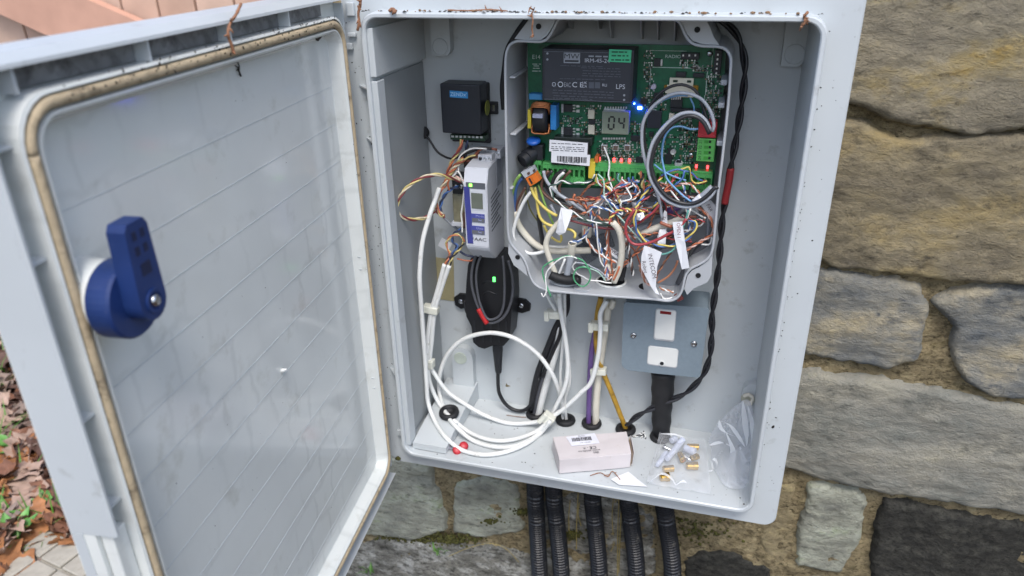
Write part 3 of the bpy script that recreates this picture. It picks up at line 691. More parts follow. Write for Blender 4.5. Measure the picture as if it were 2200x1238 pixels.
# moss
MOSS = mat('moss', '4b4a1d', .95, var=.5, scale=300, bump=.8, bscale=600, dirt='1d1c10', dscale=200, damt=.48)
bm = NB()
for px, py, n, sp in ((900, 1158, 60, 35), (960, 1160, 60, 30), (1060, 1120, 40, 18), (1000, 1160, 30, 30), (1120, 1100, 40, 14), (845, 1150, 40, 30), (1500, 1140, 40, 60), (1230, 1150, 50, 20), (855, 985, 8, 4)):
    for i in range(n*3):
        q = P(px+rs.gauss(0, sp*.55), py+rs.gauss(0, sp*.22), rs.uniform(.130, .137) if px != 855 else .014); r = rs.uniform(.0010, .0030)
        m4 = Matrix.Translation(q) @ Matrix.Diagonal((r, r*.7, r, 1)); bmesh.ops.create_icosphere(bm, subdivisions=1, radius=1, matrix=m4)
setp(obj('moss_clumps', bm, MOSS, smooth=True), 'dark moss tufts in the mortar joints under the cabinet', 'moss', kind='stuff')

# ================================================================== INNER CASE
CY, CB = .045, .116
case = thing('plastic_case', 'open grey plastic inner case holding the green circuit board', 'plastic case', (.23, .09, .2135))
opx = [(1163,87),(1176,78),(1184,66),(1191,52),(1199,40),(1216,33),(1260,31),(1330,32),(1400,34),(1440,35),(1455,41),(1466,52),(1473,70),(1486,89),(1506,96),(1543,98),(1562,105),(1573,124),(1572,160),(1568,220),(1556,330),(1546,413),(1539,490),(1533,538),(1521,560),(1500,573),(1486,580),(1476,592),(1471,612),(1466,630),(1455,644),(1436,650),(1400,646),(1300,639),(1190,629),(1165,624),(1146,612),(1136,594),(1129,572),(1120,554),(1104,537),(1092,518),(1088,480),(1087,400),(1085,330),(1083,200),(1083,130),(1088,103),(1098,91),(1115,86)]
OUT = [(v.x, min(v.z, .4915)) for v in crom([P(x, y, CY) for x, y in opx], .0035, True)]
if sum(a[0]*b[1]-b[0]*a[1] for a, b in zip(OUT, OUT[1:]+OUT[:1])) < 0: OUT.reverse()
def inset(l, d):
    n = len(l); r = []
    for i in range(n):
        a, b = Vector(l[i-1]), Vector(l[(i+1) % n]); t = (b-a).normalized(); r.append((l[i][0]-t.y*d, l[i][1]+t.x*d))
    return r
bm = NB()
loft(bm, [L3(OUT, .1275), L3(OUT, CY+.0006), L3(inset(OUT, .0006), CY), L3(inset(OUT, .0018), CY), L3(inset(OUT, .0024), CY+.0008), L3(inset(OUT, .0030), CB)])
obj('case_wall', bm, CASE, case, smooth=False)
bm = NB(); f = bm.faces.new([bm.verts.new(p) for p in L3(inset(OUT, .0024), CB+.0004)]); bmesh.ops.triangulate(bm, faces=[f], ngon_method='EAR_CLIP')
obj('case_back', bm, CASE, case)
def lug(pts, hole):
    q = [P(x, y, CY+.0016) for x, y in pts]
    for v in q: v.z = min(v.z, .4905)
    o = obj('corner_lug', prism(NB(), q, (0, .080, 0)), CASE, case)
    h = P(hole[0], hole[1], CY+.0012); obj('screw_hole', lathe(NB(), h, (0, -1, 0), [(.0026, -.0003), (.0026, .0003), (.0014, .0003), (.0014, -.0002)], 14), mat('hole_dark', '15171a', .8), o)
lug([(1105,84),(1116,70),(1128,55),(1140,34),(1196,36),(1190,52),(1183,65),(1175,77),(1162,86),(1130,86)], (1157, 57))
lug([(1457,41),(1468,54),(1475,72),(1488,88),(1508,95),(1545,97),(1533,80),(1526,60),(1518,45),(1505,34)], (1498, 64))
lug([(1093,519),(1092,545),(1104,570),(1120,582),(1134,594),(1130,575),(1121,555),(1106,538)], (1112, 553))
lug([(1531,541),(1529,590),(1520,607),(1492,619),(1476,634),(1470,620),(1477,592),(1487,581),(1502,574),(1521,561)], (1500, 592))
for px, py0, py1 in ((1222, 36, 62), (1285, 36, 62), (1311, 36, 82), (1376, 36, 84), (1411, 36, 86), (1447, 36, 88)):
    p1 = P(px, py1, .098); bm = NB(); prism(bm, [Vector((p1.x, .1155, .4885)), Vector((p1.x, .085, .4885)), Vector((p1.x, .098, p1.z)), Vector((p1.x, .1155, p1.z-.002))], (.0012, 0, 0)); obj('case_fin', bm, CASE, case)
for px, py in ((1110, 166), (1112, 288), (1105, 404)):
    q = P(px-20, py, .052); obj('case_ledge', box(NB(), (q.x+.0052, .081, q.z), (.006, .060, .0018), None, .0005), CASE, case)
for px, py in ((1556, 187), (1550, 236), (1547, 317)):
    q = P(px, py, .062); obj('case_clip', box(NB(), (q.x-.0005, .084, q.z+.004), (.006, .048, .005), None, .0012), CASE, case)
CFZ = .2172
HB = mat('hole_black', '0d0d0f', .7)
for px, py, rx, m_, ring in ((1215, 600, .0150, HB, CASE), (1313, 604, .0145, HB, WHT), (1391, 617, .0095, HB, None)):
    q = PZ(px, py, CFZ+.001)
    o = obj('cable_entry', lathe(NB(), q, (0, 0, 1), [(rx, -.0005), (rx*.98, .0006), (rx*.5, .0006)], 28), m_, case)
    if ring: obj('entry_ring', lathe(NB(), q-Vector((0, 0, .0002)), (0, 0, 1), [(rx*1.16, -.0006), (rx*1.16, .0008), (rx*1.06, .0014), (rx*1.02, .0008), (rx*1.02, -.0006)], 32), ring, o)
for px, py in ((1252, 617), (1353, 629)):
    q = PZ(px, py, CFZ); bm = NB(); lathe(bm, q, (0, 0, 1), [(.0098, -.001), (.0098, .0006), (.0093, .0007), (.0091, .0001)], 28); obj('knockout', bm, CASE, case)

# ---- circuit board
BY = .0885
brd = thing('circuit_board', 'green printed circuit board with black power module and small display', 'circuit board', (.23, BY, .32))
def bq(px, py): return P(px, py, BY)
pts = [bq(1133, 91), bq(1545, 99), bq(1560, 108), bq(1556, 180), bq(1547, 260), bq(1532, 410), bq(1140, 402), bq(1137, 300)]
obj('board', prism(NB(), pts, (0, .0018, 0)), PCB, brd)
def comp(name, px0, py0, px1, py1, h, m, bev=0, par=None, base=None, smooth=False):
    b = BY if base is None else base
    return fbox(name, px0, py0, px1, py1, b-h, b-.0002, m, par or brd, bev, smooth)
# power module
MODM = mat('module_black', '23262d', .42, var=.1, scale=60, bump=.08, bscale=1800)
mf = BY-.0325
pm = fbox('power_module', 1163, 107, 1359, 220, mf, BY-.001, MODM, brd, .0012)
fbox('module_plate', 1169, 112, 1353, 214, mf-.0003, mf+.0001, mat('module_plate', '2a2d35', .5, var=.06), pm)
pe = mat('module_edge', '5a5f68', .5)
fbox('edge_line', 1168, 112.2, 1354, 113.2, mf-.0006, mf-.0002, pe, pm); fbox('edge_line', 1168, 216, 1354, 217, mf-.0006, mf-.0002, pe, pm)
Ym = mf-.0007
lg = fbox('module_logo', 1211, 113.5, 1246, 136, Ym, mf-.0002, TEXTW, pm)
ftxt('MW', 1228, 121.5, Ym-.0003, 11, MODM, lg, sx=1.25); fbox('logo_bar', 1213.5, 129.5, 1243, 133.5, Ym-.0004, Ym+.0001, MODM, lg)
tw = mat('print_bright', 'b5bac2', .6)
ftxt('IRM-45-24', 1283, 131, Ym, 8.5, tw, pm, sx=1.1)
ftxt('LPS', 1333, 187, Ym, 10, tw, pm)
ftxt('C E', 1241, 183, Ym, 11, tw, pm, sx=1.1); ftxt('EAC', 1219, 183, Ym, 10, TEXTW, pm, sx=.6)
ftxt('UK', 1256, 178.5, Ym, 5.5, tw, pm); ftxt('CA', 1256, 186, Ym, 5.5, tw, pm); ftxt('RU', 1299, 183.5, Ym, 6, tw, pm)
for px, r in ((1190, 4.2), (1204, 5.6)):
    q = P(px, 181.5, Ym); rr0 = r/2150
    obj('round_mark', lathe(NB(), q+Vector((0, .0002, 0)), (0, -1, 0), [(rr0, 0), (rr0, .0002), (rr0*.72, .0002), (rr0*.72, 0)], 20), tw, pm); ftxt('-', px, 181, Ym, 6, tw, pm)
bx = mat('print_mid', '4d525b', .6)
for a in (1265, 1278): fbox('mark_box', a, 177, a+11, 190, Ym, mf-.0002, bx, pm)
def lines(par, m, px0, px1, ys, Y, seed, slope=.02, hh=1.4, yb=None):
    r_ = random.Random(seed); bm = NB()
    for y in ys:
        x = px0+r_.uniform(0, 4)
        while x < px1-3:
            L_ = min(r_.uniform(3, 14), px1-x); c, sx, sz = fr_rect(x, y-hh/2+(x-px0)*slope, x+L_, y+hh/2+(x-px0)*slope, Y); box(bm, (c.x, Y+.00015, c.z), (sx, .0003, sz)); x += L_+r_.uniform(1.5, 4)
    o = obj('fine_print', bm, m, par); o['kind'] = 'stuff'; return o
lines(pm, bx, 1248, 1333, (146, 152, 158, 163), Ym, 1, .03); lines(pm, bx, 1200, 1300, (141, 169), Ym, 2, .03); lines(pm, bx, 1187, 1318, (194, 200, 206), Ym, 3, .04); lines(pm, bx, 1187, 1272, (211,), Ym, 4, .04); lines(pm, TEXTW, 1262, 1306, (121,), Ym, 5, .03, 3)
for px, py in ((1176, 115), (1176, 128), (1341, 205), (1341, 215)):
    obj('module_pin', lathe(NB(), P(px, py, Ym), (0, -1, 0), [(.0010, -.0003), (.0010, .0002), (.0004, .0003)], 12), TEXTW, pm)
gs = fbox('date_sticker', 1308, 107, 1356, 134, Ym-.0004, mf-.0001, mat('sticker_green', '3fb583', .5, var=.04), pm, tilt=1)
lines(gs, mat('sticker_ink', '124a33', .6), 1313, 1352, (112, 120, 129), Ym-.0006, 8, .01, 3)
# coil, film caps, varistor, fuse
q = P(1160, 255, BY-.012)
COP = mat('copper_wire', 'b9764a', .35, .6, var=.15, scale=300)
coil = obj('choke_core', lathe(NB(), q+Vector((-.006, .002, 0)), (1, 0, 0), [(.0065, 0), (.0125, .0005), (.0138, .002), (.0138, .0125), (.0125, .0142), (.0065, .0145)], 28), BLKS, brd, smooth=True)
bm = NB()
for a0, a1 in ((55, 135), (235, 300)):
    k = a0
    while k < a1:
        a = math.radians(k); rad = Vector((0, -math.cos(a-PI/2)*1, math.sin(a)))
        rad = Vector((0, -abs(math.sin(a*0+1))*0-math.cos(a), math.sin(a)))
        lp = []
        for s_, t_ in ((-.0072, .0055), (-.0072, .0147), (0, .0156), (.0098, .0147), (.0098, .0055)): lp.append(q+Vector((s_-.001+.0008, .002, 0))+rad*t_)
        tube(bm, lp, .0008, 6, .004); k += 7.5
obj('choke_winding', bm, COP, coil, smooth=True)
comp('choke_label', 1144, 246, 1165, 254, .0262, mat('label_grey', '8d93a8', .5), 0, coil, None)
comp('film_capacitor', 1133, 236, 1141, 277, .013, mat('cap_yellow', 'c9ba3a', .45), .0008)
comp('film_capacitor', 1182, 226, 1195, 280, .015, mat('cap_blue', '2b79b8', .4), .0008)
comp('film_capacitor', 1136, 202, 1165, 215, .010, MC['cap_blue'], .0008)
vq = P(1146, 303, BY-.012); obj('varistor', lathe(NB(), vq, (0, -.35, 1), [(.0030, -.0022), (.0068, -.0016), (.0074, 0), (.0068, .0016), (.003, .0022)], 24), mat('varistor_blue', '1d55a8', .4), brd, smooth=True)
fq = P(1142, 333, BY-.004); fh = obj('fuse_holder', lathe(NB(), fq+Vector((.004, 0, .004)), (-.55, -.75, -.4), [(.0085, -.004), (.0088, .012), (.0075, .0128), (.0075, .019), (.0062, .0196), (.0062, .0182)], 24), BLK, brd, smooth=False)
comp('fuse_base', 1142, 312, 1166, 345, .012, BLK, .001)
# MOSFET pair, optocouplers
for y in (233, 283):
    mo = comp('transistor', 1211, y-8, 1229, y+8, .0045, BLK, .0004); comp('heat_tab', 1206, y-9, 1210.5, y+9, .0016, SOLD)
    for k in (-6, 0, 6): comp('transistor_leg', 1229.5, y+k-1.5, 1236, y+k+1.5, .0012, SOLD, 0, mo)
    comp('transistor_pad', 1238, y-7, 1245, y-2, .0007, SOLD); comp('transistor_pad', 1238, y+3, 1245, y+9, .0007, SOLD)
for y0, y1 in ((236, 256), (269, 289)): comp('optocoupler', 1263, y0, 1277, y1, .0045, mat('opto_cream', 'c4c0ad', .5), .0005)
comp('small_chip', 1264, 257, 1278, 267, .003, BLK)
# display
dis = comp('display', 1293, 240, 1351, 289, .0090, mat('lcd_body', '9a9f97', .35), .0006)
Yd = BY-.0092
comp('display_glass', 1294.5, 241.5, 1350, 288, .0095, mat('lcd_glass', '7d8778', .18, var=.04, scale=15, spec=.6), 0, dis)
SEG = mat('lcd_segment', '15181a', .5)
def seg(cx, cz_, hw, hh, segs):                      # seven segment digit in pixels
    g = {'a': (cx, cz_-hh, hw*.72, 1.8), 'd': (cx, cz_+hh, hw*.72, 1.8), 'g': (cx, cz_, hw*.72, 1.8), 'f': (cx-hw, cz_-hh/2, 1.8, hh*.38), 'e': (cx-hw, cz_+hh/2, 1.8, hh*.38), 'b': (cx+hw, cz_-hh/2, 1.8, hh*.38), 'c': (cx+hw, cz_+hh/2, 1.8, hh*.38)}
    for s_ in segs:
        x, y, a, b = g[s_]; sl = -(y-cz_)*.10
        fbox('digit_segment', x+sl-a, y-b, x+sl+a, y+b, Yd-.0006, Yd-.0002, SEG, dis)
seg(1313.5, 264.5, 5.6, 13, 'abcdef'); seg(1335, 265, 5.6, 13, 'fgbc')
for k in range(9):
    comp('display_pin', 1295+k*5.6, 296, 1299+k*5.6, 300, .0012, SOLD); comp('display_pin', 1299+k*5.6, 229.5, 1302+k*5.6, 234, .0012, SOLD)
comp('pin_bar', 1297, 235, 1343, 238, .0030, SOLD)
# relay with two stickers
rel = fbox('relay', 1184, 304, 1264, 356, BY-.0165, BY-.0005, BLK, brd, .0008)
comp('relay_step', 1190, 296, 1272, 312, .0135, mat('relay_green_black', '16211d', .4), .0006)
for a, b, c_, d_, k in ((1180, 304, 1262, 329, 0), (1184, 329.5, 1267, 353, 1)):
    s_ = fbox('relay_sticker', a, b, c_, d_, BY-.0172, BY-.0166, PAPER, rel, tilt=2)
    if k == 0: lines(s_, TEXTD, a+3, c_-6, (b+4, b+11, b+15, b+19), BY-.01745, 12, .045, 1.2)
    else:
        r_ = random.Random(4); bm = NB(); x = a+13
        while x < c_-9:
            wd_ = r_.choice([.8, 1.2, 2.2, 3.0]); q, sx, sz = fr_rect(x, b+5+(x-a)*.05, x+wd_, b+17+(x-a)*.05, BY-.01745); box(bm, (q.x, q.y, q.z), (sx, .0003, sz)); x += wd_+r_.choice([.8, 1.2, 2])
        o = obj('barcode', bm, TEXTD, s_); lines(s_, TEXTD, a+25, c_-22, (b+20,), BY-.01745, 14, .03, .8)
# chips and headers
comp('processor', 1391, 238, 1421, 276, .0022, mat('chip_grey', '2b2e38', .4), .0004)
comp('chip', 1405, 126, 1419, 143, .003, BLK); comp('chip_tab', 1418, 128, 1423, 142, .0016, SOLD)
for a, b, c_, d_ in ((1428, 332, 1443, 354), (1394, 284, 1404, 294), (1355, 292, 1376, 304), (1366, 338, 1381, 352), (1435, 320, 1447, 332), (1404, 200, 1425, 215), (1375, 212, 1390, 225)): comp('chip', a, b, c_, d_, .0028, BLK, .0003)
comp('chip_tab', 1429, 353, 1442, 357, .0014, SOLD)
hd = comp('pin_header', 1463, 114, 1502, 128, .0055, BLK, .0004)
for k in range(3): comp('header_pin', 1466+k*13, 117.5, 1469.5+k*13, 121.5, .0075, SOLD, 0, hd)
hd = comp('pin_header', 1534, 108, 1550, 160, .0060, BLK, .0004)
for k in range(5): comp('header_pin', 1540.5-k*.9, 116+k*10, 1544-k*.9, 120+k*10, .0085, SOLD, 0, hd)
comp('pin_header', 1452, 155, 1474, 166, .004, BLK, .0004); comp('pin_header', 1489, 158, 1513, 167, .004, BLK, .0004)
hd = comp('pin_header', 1440, 212, 1466, 232, .0045, BLK, .0004)
for k in range(5): comp('header_pin', 1442+k*4.6, 208, 1444.4+k*4.6, 214, .0050, SOLD, 0, hd)
hd = comp('pin_header', 1440, 234, 1503, 242, .0055, BLK, .0004)
cn = comp('memory_card_socket', 1429, 184, 1499, 202, .0035, mat('socket_cream', 'd5cfba', .45), .0005)
comp('socket_top', 1438, 168, 1490, 184, .0034, MC['socket_cream'], .0005, cn); comp('socket_foot', 1432, 202, 1490, 209, .0032, MC['socket_cream'], .0004, cn)
comp('socket_slot', 1446, 172, 1456, 177, .0037, TGRND, 0, cn); comp('socket_slot', 1476, 173, 1485, 178, .0037, TGRND, 0, cn); comp('socket_clip', 1427, 183, 1433, 192, .0040, BRASS, 0, cn); comp('socket_clip', 1489, 184, 1500, 195, .0040, BRASS, 0, cn)
comp('small_connector', 1437, 244, 1448, 258, .0045, MC['socket_cream'], .0003)
obj('small_capacitor', lathe(NB(), P(1405, 185, BY), (0, -1, 0), [(.0026, 0), (.0026, .005), (.002, .0056)], 18), mat('cap_lilac', 'b6b2c0', .35), brd)
obj('round_chip', lathe(NB(), P(1447, 325, BY), (0, -1, 0), [(.0028, 0), (.0028, .004), (.0024, .0044), (.001, .0042)], 18), SOLD, brd)
for px, py, r in ((1458, 351, .0034),): 
    o = obj('electrolytic_capacitor', lathe(NB(), P(px, py, BY), (0, -1, 0), [(r*1.2, 0), (r*1.2, .001), (r, .0012), (r, .0060), (r*.8, .0064)], 20), SOLD, brd); comp('capacitor_mark', px-5, py-4, px+5, py-1, .0068, BLK, 0, o)
for px, py in ((1525, 115), (1485, 333)): obj('board_screw', lathe(NB(), P(px, py, BY), (0, -1, 0), [(.0027, 0), (.0027, .001), (.0016, .0019)], 16), STEEL, brd, smooth=True)
for px in (1297, 1322, 1347):
    b_ = comp('push_button', px-6, 312, px+7, 325, .0030, SOLD, .0003); comp('button_cap', px-4.5, 313.5, px+5, 323, .0040, mat('button_brown', '5b4d45', .5), .0004, b_)
# lamps
REDL = mat('led_red', (1.0, .035, .04), .3, emit=4); BLUL = mat('led_blue', (.02, .05, 1.0), .3, emit=60); GRNL = mat('led_green', (.1, 1.0, .15), .3, emit=1.6)
for px, py in ((1287, 342), (1319, 344), (1335, 345), (1352, 346), (1496, 358), (1520, 360)):
    c_ = comp('indicator_lamp', px-2.4, py-3.4, px+2.4, py+3.4, .0022, REDL, .0003)
bl = comp('indicator_lamp', 1369.5, 229.5, 1379, 235.5, .0022, BLUL, .0003)
comp('indicator_lamp', 1361, 222, 1364, 224.5, .0018, BLUL, .0002)
# tiny soldered parts
def smd(regs, n, m, smin, smax, seed, name):
    r_ = random.Random(seed); bm = NB()
    for (a, b, c_, d_, wt) in regs:
        for k in range(int(n*wt)):
            x, y = a+round(r_.uniform(0, c_-a)/5)*5, b+round(r_.uniform(0, d_-b)/5)*5
            x += r_.uniform(-1, 1); s_ = r_.uniform(smin, smax); q = P(x, y, BY-.0006); v = r_.random() < .5
            box(bm, (q.x, BY-.0005, q.z), (s_*(1.7 if v else 1), .0012, s_*(1 if v else 1.7)))
    o = obj(name, bm, m, brd); o['kind'] = 'stuff'
RG = [(1250, 228, 1292, 292, 1), (1206, 250, 1250, 272, .6), (1284, 304, 1352, 336, 1.5), (1385, 110, 1404, 200, .9), (1518, 160, 1548, 250, 1.6), (1456, 250, 1490, 330, 1.6), (1354, 262, 1392, 335, 1.2), (1400, 290, 1450, 352, 1.1), (1462, 130, 1500, 148, .5), (1490, 142, 1530, 152, .7), (1490, 270, 1500, 330, .5), (1380, 200, 1432, 235, .7), (1462, 335, 1500, 352, .5), (1286, 336, 1380, 350, 1.0), (1500, 225, 1545, 262, .6)]
smd(RG, 60, SOLD, .0006, .0012, 1, 'solder_joint'); smd(RG, 20, BLK, .0008, .0014, 2, 'chip_resistor'); smd(RG, 14, mat('ceramic_tan', '8a7357', .5), .0008, .0013, 3, 'ceramic_capacitor')
# silk-screen lines and words
bm = NB()
for a, b, c_, d_ in ((1398, 145, 1495, 146.4), (1396, 146, 1397.3, 196), (1517, 153, 1518.5, 205), (1513, 205, 1514.2, 218), (1390, 109, 1475, 109.8), (1418, 276.5, 1424, 277.5), (1392, 235, 1410, 238), (1530, 92, 1531, 155)):
    q, sx, sz = fr_rect(a, b, c_, d_, BY-.0003); box(bm, (q.x, BY-.0002, q.z), (sx, .0002, sz))
obj('silk_lines', bm, TEXTL, brd)
ftxt('RADIO', 1446, 122, BY-.0004, 7, TEXTL, brd, sx=1.15); ftxt('E14', 1152, 123, BY-.0004, 9, TEXTL, brd)
lines(brd, TEXTL, 1143, 1162, (138, 142, 147, 153), BY-.0004, 21, 0, 1.5)
comp('board_label', 1137, 203, 1163, 214, .0104, mat('label_blue', '3a83b5', .5), 0)
# terminal blocks
TH_ = .0125
def tblock(px0, px1, py0, py1, n, first=None, tilt=0):
    p0, p1 = P(px0, py1-20, BY-TH_), P(px1, py1-20+(px1-px0)*.05, BY-TH_); zt = P(px0, py0, BY-.008).z
    tb = fbox('terminal_block', px0, py0, px1, py0+9, BY-.0085, BY-.0003, TGRN, brd, .0004)
    st_ = (p1-p0)/n; sm = None
    for k in range(n):
        c = p0+st_*(k+.5); wd_ = st_.length
        bm = NB(); hz = .0170
        box(bm, (c.x, BY-.0065, c.z+.0042), (wd_*.96, .0115, .0040)); box(bm, (c.x, BY-.0065, c.z-.0098), (wd_*.96, .0115, .0068))
        for s_ in (-1, 1): box(bm, (c.x+s_*wd_*.41, BY-.0065, c.z-.0021), (wd_*.13, .0114, .0088))
        box(bm, (c.x, BY-.0020, c.z-.0021), (wd_*.7, .0024, .0088))
        if sm is None: sm = obj('terminal', bm, TGRN, tb)
        else: bm.free(); sm = sm; inst('terminal', sm, ORG[sm.name]+st_*k, tb)
        if first is not None and k < 9: ftxt(str(first+k), 0, 0, BY, 4, TEXTD, tb); TXT[-1] = TXT[-1][:1]+(Vector((c.x, BY-.0128, c.z-.0105)),)+TXT[-1][2:4]+(.0026,)+TXT[-1][5:]
    return tb
tblock(1165, 1256, 352, 386, 8)
tblock(1146, 1163, 348, 378, 2)
tblock(1277, 1398, 352, 392, 11, 10)
tblock(1398, 1482, 357, 396, 8)
tblock(1486, 1530, 368, 406, 3, 26)
comp('jumper_block', 1264, 348, 1278, 384, .0135, mat('jumper_yellow', 'c9b23a', .45), .0004); comp('jumper_tail', 1277, 337, 1285, 350, .012, mat('jumper_orange', 'b8602a', .5), .0004)
# red and green plug terminals at the right
rb = comp('plug_terminal', 1500, 262, 1540, 294, .0160, mat('plug_red', 'b3303a', .45), .0008); rb['label'] = 'red plug terminal'
comp('plug_foot', 1499, 290, 1538, 296, .0170, MC['plug_red'], .0004, rb)
gb = comp('plug_terminal', 1497, 298, 1536, 348, .0160, mat('plug_green', '5fb05a', .42), .0008); gb['label'] = 'green four-way plug terminal'
for k in range(4):
    y = 305+k*11.6; fbox('plug_slot', 1513-k*.5, y-3.2, 1522-k*.5, y+3.2, BY-.0166, BY-.0160, mat('slot_green', '3f9638', .5), gb); fbox('plug_screw', 1523-k*.5, y-2.6, 1528-k*.5, y+2.6, BY-.0167, BY-.0158, TGRND, gb)
    ftxt(str(21+k), 1505-k*.6, y, BY-.0164, 6, TEXTD, gb, rot=90)

# ================================================================== DEVICES IN THE CABINET
# ---- black receiver box
rx = thing('receiver_box', 'black plastic receiver box with a blue name sticker, upper left', 'receiver', P(1000, 300, .128))
fbox('body', 947, 182, 1032, 289, .098, .1235, mat('receiver_black', '22262e', .4, var=.05, bump=.04, bscale=1500), rx, .0016)
c, sx, sz = fr_rect(968, 178, 1051, 307, .124); obj('back_plate', box(NB(), (c.x, .1262, c.z), (sx, .0062, sz), None, .0014), BLK, rx)
o = fbox('mounting_lug', 1048, 219, 1069, 246, .1255, .1290, BLK, rx, .001); fbox('lug_hole', 1056, 226, 1063, 239, .1250, .1256, STEEL, o)
st_ = fbox('name_sticker', 966, 196, 1005, 210.5, .0975, .0982, mat('sticker_blue', '2d86c4', .4), rx, tilt=1.5)
ftxt("ZENDx'", 985, 203.5, .0973, 8, mat('print_pale_blue', 'b7dcf0', .5), st_, sx=1.0)
o = obj('cover_clip', lathe(NB(), P(1047, 232, .112), (1, 0, 0), [(.008, -.0002), (.008, .0004), (.0, .0005)], 20), mat('clip_olive', '8a8f35', .5), rx)
ts = fbox('terminal_strip', 967, 291, 1041, 302, .1085, .1235, mat('strip_dark_green', '24402f', .5), rx, .0005)
s0 = None
for k in range(8):
    s0_ = fbox('strip_screw', 969.5+k*8.8, 291.5+k*.25, 975+k*8.8, 295.5+k*.25, .1078, .1086, SOLD, ts)
# ---- little black sensor with its lead
q = P(908, 285, .119)
obs = thing('antenna_puck', 'small black oval sensor stuck in the left rear corner on a thin lead', 'sensor', q)
obj('puck', lathe(NB(), q, (.6, -.75, .2), [(.0070, -.004), (.0078, -.001), (.0070, .003), (.004, .0042)], 20), BLKS, obs, smooth=True)
obj('puck_skirt', box(NB(), q+Vector((-.0035, .003, -.006)), (.008, .010, .015), Matrix.Rotation(.25, 3, 'Y'), .003), BLKS, obs)
obj('lead', tube(NB(), depth([(910, 288), (922, 300), (936, 322), (950, 334), (968, 341), (985, 338), (1005, 329), (1025, 322)], .117, .105), .0013, 8), BLKC, obs, smooth=True)
# ---- slim detector module
dm = thing('detector_module', 'slim light grey rail module with dark blue stripe and little screen', 'detector', P(1025, 545, .07))
def zc(px, py, Y): return P(px, py, Y).z
xl, xr = P(998.5, 460, .068).x, P(1048, 460, .068).x; xw = xr-xl
prof = [(.068, zc(1024, 530, .068)), (.068, zc(1024, 396, .068)), (.0745, zc(1024, 361, .0745)), (.096, zc(1045, 345, .096)), (.126, zc(1045, 345, .096)), (.126, zc(1024, 560, .1)), (.090, zc(1030, 552, .090)), (.0705, zc(1026, 537, .0705))]
LG = mat('module_grey', 'c3c7cf', .4, var=.03)
bm = prism(NB(), [(xl, y, z) for y, z in prof], (xw, 0, 0)); bmesh.ops.bevel(bm, geom=[e for e in bm.edges if abs(e.calc_face_angle(0)) > .3], offset=.0008, segments=2, affect='EDGES', clamp_overlap=True)
obj('body', bm, LG, dm)
Yg = .0676
fbox('blue_stripe', 1000.5, 403, 1012.5, 524, Yg-.0002, .0681, mat('stripe_blue', '3a3f86', .45), dm, tilt=-1.5)
fbox('top_bar', 1001, 393, 1042, 406, Yg, .0681, mat('bar_grey', '565a62', .4), dm); 
fbox('led', 1007.5, 395.5, 1013.5, 401.5, Yg-.001, .0679, mat('led_green_lime', (.25, 1.0, .1), .3, emit=1.5), dm)
wn = fbox('screen_frame', 1010, 410, 1041, 452, Yg+.0001, .0681, mat('frame_pale', 'bfc3cc', .4), dm); fbox('screen', 1012.5, 415.5, 1037, 449, Yg-.0003, .0679, mat('screen_grey_green', '62685f', .25), wn)
bgm = mat('button_blue', '454b93', .45); bgk = mat('button_grey', '5f6268', .5); tl = mat('print_lilac', '9aa0d0', .5)
for y, s_ in ((460, 'Mode'), (486, 'Data')):
    b_ = fbox('button', 1012, y, 1041, y+18, Yg-.0003, .0680, bgm, dm, .0002); fbox('button_half', 1014, y+9.5, 1040.5, y+17.5, Yg-.0006, Yg-.0001, bgk, b_)
    ftxt(s_, 1031, y+5, Yg-.0006, 5, tl, b_, sx=1.1); ftxt('Set', 1031, y+13.5, Yg-.0008, 4.5, tl, b_)
ftxt('FAAC', 1029, 515, Yg, 7, TEXTD, dm, sx=1.25)
tb = thing('x', '', '', (0, 0, 0)); bpy.data.objects.remove(tb)
for row, (px0, px1, py0, py1, yf) in enumerate(((1027, 1057, 333, 349, .094), (1044, 1075, 322, 337, .106))):
    t_ = fbox('terminal_top', px0, py0, px1, py1+4, yf, .124, mat('terminal_grey', 'b9bdc4', .4), dm, .0006, tilt=-2)
    for k in range(3):
        q = P(px0+5+k*10.2, (py0+py1)/2+k*.3, yf-.0003); obj('terminal_screw', lathe(NB(), q, (0, -1, .15), [(.0019, -.001), (.0019, .0004), (.0014, .0005), (.0012, -.0002)], 14), STEEL if k else BLK, t_)
vm = mat('vent_dark', '4a4d55', .6)
for k in range(9):
    z = zc(1060, 420+k*8.6, .09); obj('side_vent', prism(NB(), [(xr-.0003, .080, z), (xr-.0003, .080, z-.0014), (xr-.0003, .1035+(k % 3)*.006, z+.0030), (xr-.0003, .1035+(k % 3)*.006, z+.0044)], (.0006, 0, 0)), vm, dm)
obj('side_label', box(NB(), (xr+.0001, .112, zc(1065, 375, .1)), (.0006, .018, .030)), mat('side_label_grey', '8f949e', .5), dm)  # plain grey label on the module's right flank
# ---- relay behind it
rl_ = thing('plug_relay', 'clear-cased plug-in relay on a black base left of the slim module', 'relay', P(985, 480, .11))
fbox('socket', 971, 384, 1001, 418, .098, .126, BLK, rl_, .001)
fbox('case', 973, 418, 1000, 480, .101, .124, mat('relay_case', '8d8a72', .12, var=.2, scale=120, alpha=.75, spec=.7), rl_, .0008)
fbox('coil', 977, 440, 996, 474, .104, .120, mat('relay_coil', 'a59c6e', .5), rl_, .001); fbox('contact', 978, 422, 995, 436, .1035, .110, STEEL, rl_, .0005); fbox('foot', 970, 478, 1000, 487, .100, .126, LG, rl_, .0005)
for k in range(2): obj('socket_screw', lathe(NB(), P(979+k*12, 401, .0978), (0, -1, 0), [(.0024, 0), (.0024, .0006), (.0010, .0010)], 14), STEEL, rl_)
